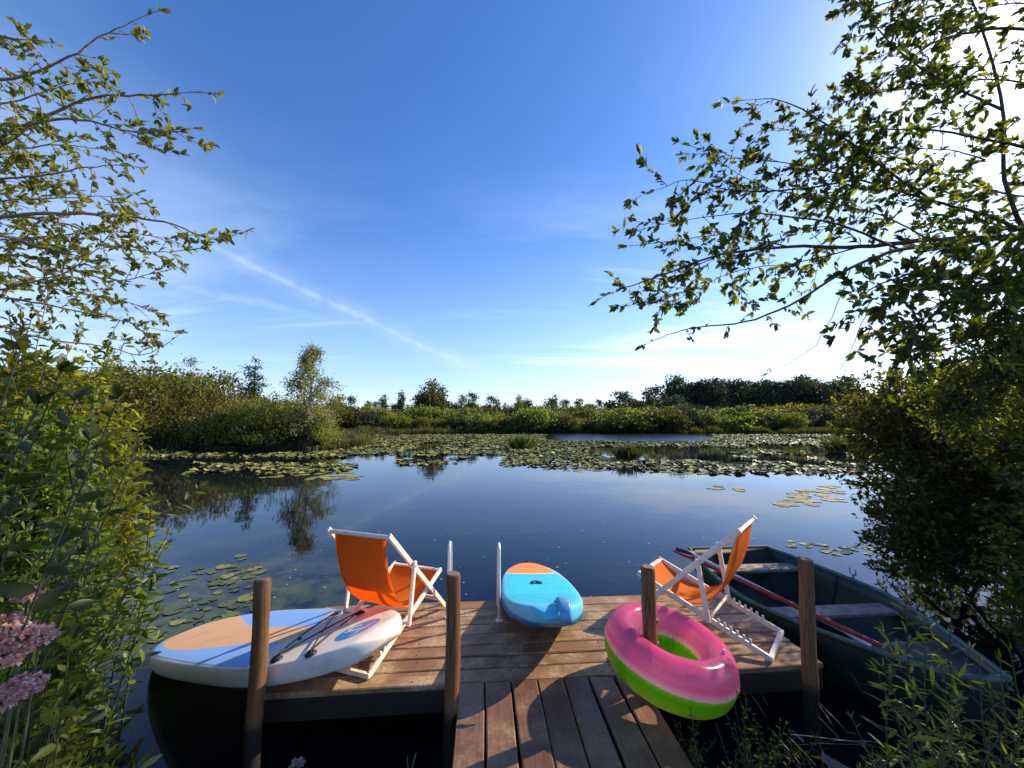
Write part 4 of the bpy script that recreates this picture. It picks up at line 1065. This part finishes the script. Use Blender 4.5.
# flowers
fl = plant_root('flowering_shrub', (-2.0, 1.5, .2), 'shrub with clustered pale pink flower heads low at the left edge', 'flowering shrub')
for (px, py, Y, R_) in ((20, 636, 1.22, .065), (2, 655, 1.20, .065), (40, 636, 1.24, .04), (22, 686, 1.18, .045), (2, 700, 1.16, .045), (28, 594, 1.25, .028), (4, 622, 1.22, .04)):
    c = PX(px, py, Y)-Vector(fl.location); R_ *= .85; n = int(110*R_/.07)
    u = rnd_dirs(n, .4); Pp = np.array(c)+u*np.array([R_*1.25, R_, R_*.55])*rng.uniform(.75, 1.05, n)[:, None]
    Pp = np.repeat(Pp, 4, 0); Dd = np.repeat(u, 4, 0)*.5+rng.normal(0, .8, (n*4, 3))
    V, Fc = leaves(Pp, Dd, .014, .012); npmesh('flower_head', V, Fc, LM_petal, fl)
    mb = MB(); mb.tube([(c.x-.1, c.y, 0), (c.x-.03, c.y, c.z*.5), tuple(c)], [.005, .004, .003], 5); mb.build('stem', M_stem, fl)
pl = Plant()
for _ in range(60):
    p = PX(rng.uniform(-20, 60), rng.uniform(590, 720), rng.uniform(1.5, 1.6)); pl.rosette(p, (0.3, -.4, .5), 4, .05)
    if _ % 4 == 0: pl.mb.tube([(p.x-.1, p.y, .2), tuple(p)], .003, 4, cap=False)
pl.build(fl, M_stem, LM_left, .5, crownname='leaves')

# ---- bottom right bank plants
stem_plant([(905, 600, 2.0), (925, 645, 1.9), (895, 655, 1.9), (940, 665, 1.9), (915, 690, 1.8), (958, 700, 1.8)], 'willowherb', 'tall lit yellow-green stems growing in front of the bow of the boat', 'plant', LM_sprig, .100, .18, .026, .06, spread=.06, side=.1, group='leafy stems on the right bank')
stem_plant([(953, 592, 2.1), (970, 650, 2.0), (1000, 660, 1.9), (990, 690, 1.9), (1030, 680, 1.8), (1010, 650, 1.9), (980, 665, 1.9), (1000, 700, 1.8), (1020, 720, 1.7)], 'willowherb', 'slender sprigs with lit tips at the right edge against the dark bush', 'plant', LM_sprig, .085, .15, .032, .06, spread=.06, side=.1, group='leafy stems on the right bank')
stem_plant(tips(860, 1040, 710, 790, 1.45, 1.9, 20)+tips(800, 860, 755, 790, 1.5, 1.8, 4), 'willowherb', 'low patch of narrow green leaves in the bottom right corner', 'plant', LM_sprig, .07, .15, .030, .04, side=.1, group='leafy stems on the right bank')

stem_plant(tips(690, 800, 742, 775, 1.95, 2.2, 22), 'water_weed', 'brownish water weed clump in the dark water right of the walkway', 'water plant', LM_dense, .035, .4, .02, .0, spread=.05, side=.2, zbase=-.02, ang=1.0)
def grass(n, region, hgt, name, m, wd=.006, zofs=0, lean=.35, label=None):
    pts = []
    while len(pts) < n:
        x_ = rng.uniform(region[0], region[1], 4000); y_ = rng.uniform(region[2], region[3], 4000); P_ = np.c_[x_, y_]
        s = sdist(P_); ok = (s > -.03)&(np.abs(x_-.25) > .85) if name == 'grass' else (s > .1)
        pts += list(P_[ok])
        if len(pts) == 0: break
    P_ = np.array(pts[:n]); Z = height(P_); B_ = np.c_[P_, np.maximum(Z, 0)-.01]
    D_ = unit(np.c_[rng.normal(0, lean, n), rng.normal(0, lean, n), np.ones(n)])
    L_ = hgt*rng.uniform(.4, 1.15, n)
    V, Fc = leaves(B_, D_, L_, wd, (.3, .7), .15, .35, .9)
    return tag(npmesh(name, V, Fc, m), kind='stuff')
g1 = grass(14000, (-6, 8, -1, 6), .26, 'grass', LM_grass, .007); g1['label'] = 'dark green grass along the near bank'; g1['category'] = 'grass'
# pale dry stalks fallen over the water edge between walkway and boat
P_ = []; D_ = []; L_ = []
for (px, py, px2, py2) in ((715, 640, 790, 690), (740, 655, 760, 720), (800, 690, 850, 735), (775, 720, 880, 745), (690, 655, 745, 668), (840, 640, 880, 690), (800, 655, 905, 700), (860, 690, 930, 730), (760, 705, 800, 760), (735, 650, 822, 668)):
    for _ in range(3):
        a_ = G(px+rng.uniform(-14, 14), py+rng.uniform(-10, 10), .30); b_ = G(px2+rng.uniform(-18, 18), py2+rng.uniform(-12, 12), .18)
        P_.append(tuple(b_)); D_.append(tuple((a_-b_).normalized())); L_.append((a_-b_).length*rng.uniform(.5, 1))
V, Fc = leaves(P_, D_, L_, .005, (.3, .7), .1, .12, .3)
s_ = npmesh('dry_stalks', V, Fc, LM_straw); tag(s_, 'pale dry reed stalks fallen over the water edge beside the boat', 'dry reeds', kind='stuff')
# twig pair sticking up at the bottom edge, white blossom
tw = empty('dry_reed', G(409, 775, .0), label='pair of thin pale stalks forming a V in dark water left of the walkway', cat='reed')
mb = MB(); mb.tube([(0, 0, -.05), (-.012, .0, .10)], .0035, 6); mb.build('stalk', LM_straw, tw)
mb = MB(); mb.tube([(0, 0, -.05), (.035, .01, .11)], .0035, 6); mb.build('stalk', LM_straw, tw)
bl = empty('white_blossom', G(296, 768, .02), label='small cream blossom at the bottom edge in the dark water left of the walkway', cat='blossom')
n = 26; u = rnd_dirs(n, .6); V, Fc = leaves(u*.008, u, .045, .03, (.5,), .4, -.1); npmesh('petals', V, Fc, M_stone, bl)
mb = MB(); mb.tube([(0, 0, .0), (0, 0, .022)], [.012, .010], 8); mb.build('heart', simple('brown_heart', (.12, .06, .03), .8), bl)

# ------------------------------------------------------------------ lily pads
def pad_arrays(P, R, tilt, seg=9, z0=.006, curl=.06):
    n = len(P); a0 = rng.uniform(0, 2*np.pi, n)[:, None]; th = np.linspace(.18, 2*np.pi-.18, seg)[None]+a0
    rr = R[:, None]*(1+.06*np.sin(th*3+a0*5)); el = rng.uniform(.8, 1.0, n)[:, None]
    x_ = rr*np.cos(th); y_ = rr*np.sin(th)*el
    tx, ty = rng.normal(0, tilt, (2, n, 1)); z_ = x_*tx+y_*ty+curl*R[:, None]*rng.uniform(0, 1, (n, seg))
    z_ = np.maximum(z_, -.003)+z0+rng.uniform(0, .006, n)[:, None]
    V = np.concatenate([np.c_[P, np.full(n, z0+.002)][:, None, :], np.stack([P[:, 0:1]+x_, P[:, 1:2]+y_, z_], -1)], 1)
    k = seg+1; b = (np.arange(n)*k)[:, None]
    T_ = np.concatenate([b+np.array([0, i+1, i+2])[None] for i in range(seg-1)])
    return V.reshape(-1, 3), T_
def pmat(name, cols, rough):
    m, t = mat(name); isl = t.n('ShaderNodeNewGeometry').outputs['Random Per Island']; oi = t.n('ShaderNodeObjectInfo').outputs['Random']
    f = t.math('FRACT', t.math('ADD', isl, oi)); tc = t.n('ShaderNodeTexCoord').outputs['Object']
    nz = t.n('ShaderNodeTexNoise', i_Vector=tc, i_Scale=25.0, i_Detail=4.0).outputs[0]
    c = t.mix(t.ss(nz, .4, .8, 0, .5), t.ramp(f, cols), (.05, .05, .015))
    b = t.n('ShaderNodeBsdfPrincipled', i_Base_Color=c, i_Roughness=rough); finish(t, b.outputs[0]); return m
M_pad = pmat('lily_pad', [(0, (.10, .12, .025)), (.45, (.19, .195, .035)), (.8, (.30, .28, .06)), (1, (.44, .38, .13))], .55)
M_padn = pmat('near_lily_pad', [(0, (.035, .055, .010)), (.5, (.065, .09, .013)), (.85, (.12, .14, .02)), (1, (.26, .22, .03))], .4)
def to_px(X):
    d_ = X-np.array(EYE); cp, sp2 = math.cos(PITCH), math.sin(PITCH)
    fwd = d_[:, 1]*cp+d_[:, 2]*sp2; up = -d_[:, 1]*sp2+d_[:, 2]*cp
    return 512+F*d_[:, 0]/fwd, 384-F*up/fwd
def vnoise(P, s, seed):
    r_ = np.random.default_rng(seed); out = np.zeros(len(P))
    for o_ in range(4):
        for k in range(5):
            a_ = r_.uniform(0, 6.28); fr_ = s*2**o_; ph = r_.uniform(0, 6.28)
            out += np.sin((P[:, 0]*math.cos(a_)+P[:, 1]*math.sin(a_)*.6)*fr_+ph)/(1.6**o_)/5
    return out
def density(P):
    px, py = to_px(np.c_[P, np.zeros(len(P))]); nz = vnoise(P, .55, 3); nz2 = vnoise(P, .2, 5)
    d_ = np.zeros(len(P))
    def band(x0, x1, y0, y1, v, k=1.0, th=0.0):
        nonlocal d_
        s = (px > x0)&(px < x1)&(py > y0)&(py < y1); d_ = np.where(s, np.maximum(d_, v*(nz*k+nz2*.4 > th)), d_)
    band(325, 890, 434.6, 447, .95, 1, -.42)
    band(560, 700, 433, 440.5, 0, 1, 9); s = (px > 545)&(px < 715)&(py > 433)&(py < 441.5+1.5*nz)&(np.abs(px-630)/85+np.abs(py-437.5)/9 < 1.25); d_[s] = 0
    band(335, 880, 447, 455, .85, 1, -.02)
    band(395, 470, 455, 466, .7, 1, .05)
    band(500, 690, 455, 466, .85, 1, -.02)
    band(640, 885, 450, 472, .85, 1, -.10)
    band(545, 860, 466, 474, .6, 1, .12)
    band(100, 345, 450.5, 458, .8, 1, -.1)
    band(120, 355, 464, 480, .85, 1, -.02)
    band(340, 420, 474, 494, .5, 1, .50)
    band(775, 845, 490, 506, .6, 1, .05)
    band(820, 900, 480, 490, .4, 1, .2)
    # near-left bed and little strays
    band(118, 262, 566, 640, .4, 1.6, .1)
    for (cx, cy, rx, ry) in ((790, 544, 10, 3), (813, 545, 12, 3), (852, 551, 28, 4.5), (900, 548, 10, 3), (242, 557, 9, 3), (252, 569, 8, 3), (715, 488, 6, 2), (740, 489, 5, 2)):
        d_ = np.where(((px-cx)/rx)**2+((py-cy)/ry)**2 < 1, .9, d_)
    # keep off the boards, dock and boat
    return d_
def scatter(n, box, rmin, rmax):
    x_ = rng.uniform(box[0], box[1], n); y_ = rng.uniform(box[2], box[3], n); P_ = np.c_[x_, y_]
    k = (rng.random(n) < density(P_)) & (sdist(P_) < -.15); P_ = P_[k]
    return P_, rng.uniform(rmin, rmax, len(P_))
Pf, Rf = scatter(95000, (-38, 52, 8.3, 54), .09, .18)
# the 290 largest in view become things of their own
keep = np.hypot(Pf[:, 0], Pf[:, 1]); idx = np.argsort(keep); near_i = idx[:170]; rest = idx[170:]
V, T_ = pad_arrays(Pf[rest], Rf[rest], .16, 8, .010, .5)
tag(npmesh('lily_pad_mat', V, T_, M_pad), 'broad mats of lily pads covering the far water', 'lily pads', kind='stuff')
Pn, Rn = scatter(9000, (-5.5, 6.5, 2.6, 8.3), .03, .09)
# thin out overlapping near pads
acc = []; 
for i in range(len(Pn)):
    if all((Pn[i][0]-Pn[j][0])**2+(Pn[i][1]-Pn[j][1])**2 > (.75*(Rn[i]+Rn[j]))**2 for j in acc): acc.append(i)
    if len(acc) >= 120: break
protos = []
for k in range(6):
    V, T_ = pad_arrays(np.zeros((1, 2)), np.array([1.0]), .02, 22, .0, .05)
    me = npmesh('lily_pad', V, T_, M_padn if k < 3 else M_pad); protos.append(me.data); bpy.data.objects.remove(me)
def pad_obj(p, r_, k, label, group):
    o_ = bpy.data.objects.new('lily_pad', protos[k]); COL.objects.link(o_)
    o_.location = (p[0], p[1], .006+rng.uniform(0, .004)); o_.scale = (r_, r_, r_*.5); o_.rotation_euler = (0, 0, rng.uniform(0, 6.28))
    tag(o_, label, 'lily pad', group)
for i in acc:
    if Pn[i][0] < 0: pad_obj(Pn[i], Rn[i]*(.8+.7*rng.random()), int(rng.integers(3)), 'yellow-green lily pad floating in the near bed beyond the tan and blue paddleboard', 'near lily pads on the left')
    else: pad_obj(Pn[i], Rn[i], 3+int(rng.integers(3)), 'pale lily pad in the loose rafts beyond the green boat', 'lily pads beyond the boat')
for i in near_i: pad_obj(Pf[i], Rf[i], 3+int(rng.integers(3)), 'lily pad along the near fringe of the far pad mats', 'lily pads on the near fringe of the mats')

# seed fluff and leaf bits drifting on the open water
n = 220; P_ = np.c_[rng.uniform(-4.5, 5, n), 3.8+7*rng.random(n)**1.5]
V, T_ = pad_arrays(P_[sdist(P_) < -.3], rng.uniform(.004, .014, int((sdist(P_) < -.3).sum())), .05, 6, .003)
tag(npmesh('floating_bits', V, T_, M_stone), 'tiny pale seed bits drifting on the open water', 'debris', kind='stuff')
# ------------------------------------------------------------------ far trees
def crown_mesh(name, lobes, nclus, per, leaf, cl_r, m, flat=.7, seed=0, shell=.6):
    global rng
    P_ = []; vol = np.array([(l[3]*l[4]*l[5])**(2/3) for l in lobes]); vol /= vol.sum()
    for l, f_ in zip(lobes, vol):
        n = max(1, int(nclus*f_)); u = rnd_dirs(n); rad = (shell+(1-shell)*rng.random(n)**.7)[:, None]
        C_ = np.array(l[:3])+u*np.array(l[3:6])*rad; C_ = C_[C_[:, 2] > .1]
        Q = np.repeat(C_, per, 0); Q = Q+rng.normal(0, cl_r, Q.shape)*np.array([1, 1, flat]); P_.append(Q)
    P_ = np.concatenate(P_); P_ = P_[P_[:, 2] > .05]; n = len(P_)
    V, Fc = leaves(P_, rnd_dirs(n, .2), leaf*rng.uniform(.6, 1.3, n), leaf*.62, (.5,), .15, .1, 1.5)
    return V, Fc
def make_tree(name, lobes, trunk_h, tr, nclus, per, leaf, cl_r, lm, bark, label, cat, group, shell=.6, flat=.7, nl=5):
    root = empty(name, (0, 0, 0), label=label, cat=cat, group=group)
    mb = MB(); mb.tube([(0, 0, -.1), (.03, .02, trunk_h*.5), (0, .05, trunk_h)], [tr, tr*.8, tr*.35], 8)
    for l in lobes[:nl]:
        a_ = Vector((0, 0, trunk_h*rng.uniform(.25, .7))); b_ = Vector(l[:3])
        mb.tube([a_, a_.lerp(b_, .5)+Vector((0, 0, -.1)), b_], [tr*.45, tr*.3, tr*.1], 5)
    mb.build('trunk', bark, root)
    V, Fc = crown_mesh('crown', lobes, nclus, per, leaf, cl_r, lm, flat, 0, shell)
    npmesh('crown', V, Fc, lm, root); return root
def rl(n, R_, H, z0, r0, r1):
    out = []
    for _ in range(n):
        a_ = rng.uniform(0, 6.28); q = R_*math.sqrt(rng.random()); rr_ = rng.uniform(r0, r1); zz = z0+(H-z0-rr_)*rng.random()*(1-.35*q/R_)
        out.append((q*math.cos(a_), q*math.sin(a_), zz, rr_, rr_, rr_*.8))
    return out
protos_t = {}
GB = 'shrubs along the far shore'; GT = 'trees behind the far shore'
LB = 'rounded green shrub in the row along the far shore'; LT = 'small distant tree rising behind the far shore shrubs'
for k in range(4): protos_t['bush%d' % k] = make_tree('shore_shrub', rl(7, 1.7, 2.6, .4, .6, 1.2), 1.2, .08, 150, 24, .24, .24, [LM_far_g, LM_far_o, LM_far_d, LM_far_g][k], M_bark, LB, 'shrub', GB, nl=4)
for k in range(4): protos_t['tree%d' % k] = make_tree('distant_tree', rl(9, 1.7, 6.0, 1.6, .8, 1.4)+[(0, 0, 5.2, .9, .9, .9)], 4.6, .14, 190, 24, .34, .36, [LM_far_d, LM_far_d, LM_far_g, LM_far_d][k], M_bark, LT, 'tree', GT)
for k in range(3): protos_t['slim%d' % k] = make_tree('distant_tree', [(rng.normal(0, .25), rng.normal(0, .25), 1.2+i*.8, 1.0-.11*i, 1.0-.11*i, .9) for i in range(7)], 5.8, .12, 150, 22, .32, .28, LM_far_d, M_bark, LT, 'tree', GT)
for k in range(3): protos_t['big%d' % k] = make_tree('distant_tree', rl(13, 3.4, 11.0, 3.2, 1.6, 2.6)+[(0, 0, 9.4, 2.0, 2.0, 1.6)], 8.0, .3, 260, 26, .62, .62, LM_far_d, M_bark, LT, 'tree', GT)
for k in range(3): protos_t['head%d' % k] = make_tree('headland_shrub', rl(10, 2.0, 3.6, .3, .8, 1.4), 1.6, .09, 330, 26, .15, .24, LM_far_o, M_bark, 'x', 'shrub', 'olive shrubs on the left headland')
used = set()
NAT = {}
for k_, s0 in protos_t.items():
    cr = [c for c in s0.children if c.name.startswith('crown')][0]
    zz = np.empty(len(cr.data.vertices)*3, np.float32); cr.data.vertices.foreach_get('co', zz); NAT[k_] = float(np.percentile(zz[2::3], 97))
def put(kind, px, Y, top, label=None, group=None, xs=1.0, lm=None, H=None, base=None):
    k = random.choice([q for q in protos_t if q.startswith(kind)]) if kind not in protos_t else kind
    src = protos_t[k]
    o_ = src if k not in used else copy_tree(src); used.add(k)
    x_ = (px-512)/F*Y; zb = gz(x_, Y)-.03; nat = NAT[k]
    ht = PX(px, top, Y).z-zb; s = ht/nat
    o_.location = (x_, Y, zb); o_.scale = (s*xs, s*xs, s); o_.rotation_euler = (0, 0, rng.uniform(0, 6.28))
    if label:
        o_['label'] = label
        if group: o_['group'] = group
        elif 'group' in o_.keys(): del o_['group']
    return o_
# far shore shrubs
for px in np.arange(338, 900, 13):
    Y = 55.5+rng.uniform(-.6, 1.2)+.0*px; put('bush', px+rng.uniform(-4, 4), Y, rng.uniform(409, 422), xs=rng.uniform(.8, 1.5))
for px in np.arange(330, 900, 15):
    Y = 62+rng.uniform(-2, 3); put('bush', px+rng.uniform(-5, 5), Y, rng.uniform(407, 415), xs=rng.uniform(1.0, 1.5))
for px in np.arange(335, 690, 7):
    kind = random.choice(['tree', 'tree', 'tree', 'slim']); Y = rng.uniform(72, 92); put(kind, px+rng.uniform(-5, 5), Y, rng.choice([396, 399, 402, 404, 406, 408, 410]), xs=rng.uniform(.7, 1.35))
for px in np.arange(672, 900, 11):
    put('big', px+rng.uniform(-4, 4), rng.uniform(108, 125), rng.uniform(381, 388) if px < 855 else 398, 'tall dark tree in the long row on the right skyline', 'tall trees on the right skyline', xs=rng.uniform(.85, 1.15))
for px, top, Y, kd, xs, lb_ in ((401, 395, 74, 'slim', .9, 'narrow pointed tree just left of the dark clump on the far shore'),
                          (430, 386, 74, 'tree', 1.0, 'tallest dark tree of the far shore, with a ragged flat crown'),
                          (443, 391, 75, 'slim', 1.4, 'dark tree touching the tallest one on its right side'),
                          (418, 398, 74, 'tree', .9, 'lower dark tree touching the tallest one on its left side'),
                          (651, 392, 88, 'tree', 1.2, 'domed tree standing just left of the long dark skyline row')):
    put(kd, px, Y, top, lb_, 'landmark trees of the far shore', xs=xs)
o_ = put('bush', 380, 56, 408, 'bright yellow-green bush on the far shore right of the birch', xs=.6)
for ch in o_.children:
    if ch.name.startswith('crown'):
        ch.data = ch.data.copy(); ch.data.materials.clear(); ch.data.materials.append(LM_yel)
# headland
lab_h = 'olive shrub massed with its neighbours on the left headland'
for px in np.arange(40, 306, 13):
    Y = 27.6+rng.uniform(-.3, .8); put('head', px+rng.uniform(-4, 4), Y, (np.interp(px, [60, 180, 240, 300, 322], [398, 402, 408, 413, 422]))+rng.uniform(-3, 7), lab_h, 'olive shrubs on the left headland', xs=rng.uniform(.9, 1.2))
for px in np.arange(30, 312, 15):
    Y = 30.5+rng.uniform(-1, 1.2); tp = np.interp(px, [60, 140, 190, 240, 290, 335], [376, 378, 384, 402, 405, 412]); put('head', px+rng.uniform(-4, 4), Y, tp+rng.uniform(-3, 6), lab_h, 'olive shrubs on the left headland', xs=rng.uniform(.8, 1.0))
HT = 'trees of the left headland'
tr_a = make_tree('headland_tree', rl(9, 1.2, 6.2, 2.6, .6, 1.0)+[(0, 0, 5.5, .6, .6, .7)], 3.6, .08, 90, 24, .15, .22, LM_far_o, M_bark, 'thin leafy tree rising above the olive shrubs nearest the left bank', 'tree', HT)
tr_a.location = ((186-512)/F*33, 33, .3); tr_a.scale = (1.0, 1.0, 1.15)
tr_b = make_tree('headland_tree', [(rng.normal(0, .2), rng.normal(0, .2), 2.4+i*.65, .95-.12*i, .95-.12*i, .5) for i in range(7)], 6.3, .10, 170, 24, .15, .16, LM_far_d, M_bark, 'dark pointed tree with layered crown between the olive shrubs and the birch', 'tree', HT)
tr_b.location = ((253-512)/F*33, 33, .3); tr_b.scale = (1.1, 1.1, 1.02)
# birch: tall open crown with hanging tufts
bi = empty('birch_tree', ((311-512)/F*26.6, 26.6, .25), label='tall silvery birch with an open drooping crown at the tip of the headland', cat='tree', group=HT)
mb = MB(); mb.tube([(0, 0, -.2), (.05, 0, 2), (-.05, 0, 4.2), (.05, 0, 6.4)], [.12, .10, .06, .015], 8); 
cl = []
for i in range(64):
    zz = rng.uniform(.7, 6.6)**1.0; a_ = rng.uniform(0, 6.28); R_ = float(np.interp(zz, [.5, 2, 3.6, 5, 6.7], [1.3, 1.9, 1.75, 1.3, .35]))*rng.uniform(.25, 1.15)
    b_ = Vector((R_*math.cos(a_), R_*math.sin(a_), zz)); mb.tube([(0, 0, max(.8, zz-1.1)), (b_.x*.6, b_.y*.6, zz+.05), tuple(b_)], [.03, .018, .006], 4)
    for k in range(9):
        u = k/8; c = b_*1; c.x *= (.35+.65*u); c.y *= (.35+.65*u); cl.append((c.x, c.y, zz+rng.normal(0, .12)-.45*u*rng.random()))
mb.build('trunk', M_birchbark, bi); bi.scale = (1.25, 1.25, 1.0)
C_ = np.array(cl); Q = np.repeat(C_, 20, 0)+rng.normal(0, 1, (len(cl)*20, 3))*np.array([.16, .16, .22]); n = len(Q)
V, Fc = leaves(Q, unit(np.c_[rng.normal(0, .6, n), rng.normal(0, .6, n), -np.ones(n)*.6]), .13*rng.uniform(.6, 1.2, n), .075, (.5,)); npmesh('crown', V, Fc, LM_birch, bi)
yb = make_tree('headland_shrub', rl(8, .75, 2.7, .2, .4, .7), 1.5, .05, 170, 26, .13, .18, LM_yel, M_bark, 'bright yellow-green shrub at the foot of the birch on the tip of the headland', 'shrub', None)
yb.location = ((322-512)/F*26.6, 26.8, .1); yb.scale = (.9, .9, 1.05)
# sedge fringe along the far waterline
def fringe():
    P_ = []
    for i in range(len(LAKE)):
        a_ = LAKE[i]; b_ = LAKE[(i+1) % len(LAKE)]
        if min(a_[1], b_[1]) < 19 or a_[0] > 48: continue
        L_ = np.hypot(*(b_-a_)); n = int(L_*260); u = rng.random(n)[:, None]
        P_.append(a_+(b_-a_)*u+rng.normal(0, .55, (n, 2)))
    P_ = np.concatenate(P_); P_ = P_[(sdist(P_) > -.8)]
    h_ = .35+.45*(vnoise(P_, 1.1, 9) > 0)+.25*vnoise(P_, .5, 4); n = len(P_)
    B_ = np.c_[P_, np.maximum(height(P_), 0)-.05]; D_ = unit(np.c_[rng.normal(0, .25, n), rng.normal(0, .25, n), np.ones(n)])
    V, Fc = leaves(B_, D_, np.maximum(.15, h_*rng.uniform(.6, 1.2, n)), .05, (.3, .7), .1, .25)
    return npmesh('sedge_fringe', V, Fc, LM_far_g)
tag(fringe(), 'sedges and short reeds fringing the far waterline', 'reeds', kind='stuff')
# reed tufts standing in the lily mats
for (px, py, hgt, wd, lb_) in ((628, 460, .75, .45, 'grassy tuft standing alone among the lily pads in mid lake'), (522, 449, .95, .6, 'tawny reed tuft at the far side of the lily mats'), (845, 452, 1.1, .9, 'reed tuft among the pads near the right bushes')):
    c = G(px, py, 0); n = 500; B_ = np.c_[rng.normal(0, wd*.45, n), rng.normal(0, wd*.3, n), np.zeros(n)]
    D_ = unit(np.c_[B_[:, 0]*1.1+rng.normal(0, .25, n), B_[:, 1]+rng.normal(0, .25, n), np.ones(n)])
    V, Fc = leaves(B_, D_, hgt*rng.uniform(.5, 1.2, n), .05, (.3, .7), .1, .2); o_ = npmesh('reed_tuft', V, Fc, LM_grass, None, loc=c); tag(o_, lb_, 'reeds')
for k_, src in protos_t.items():
    if k_ not in used:
        for ch in list(src.children): bpy.data.objects.remove(ch)
        bpy.data.objects.remove(src)
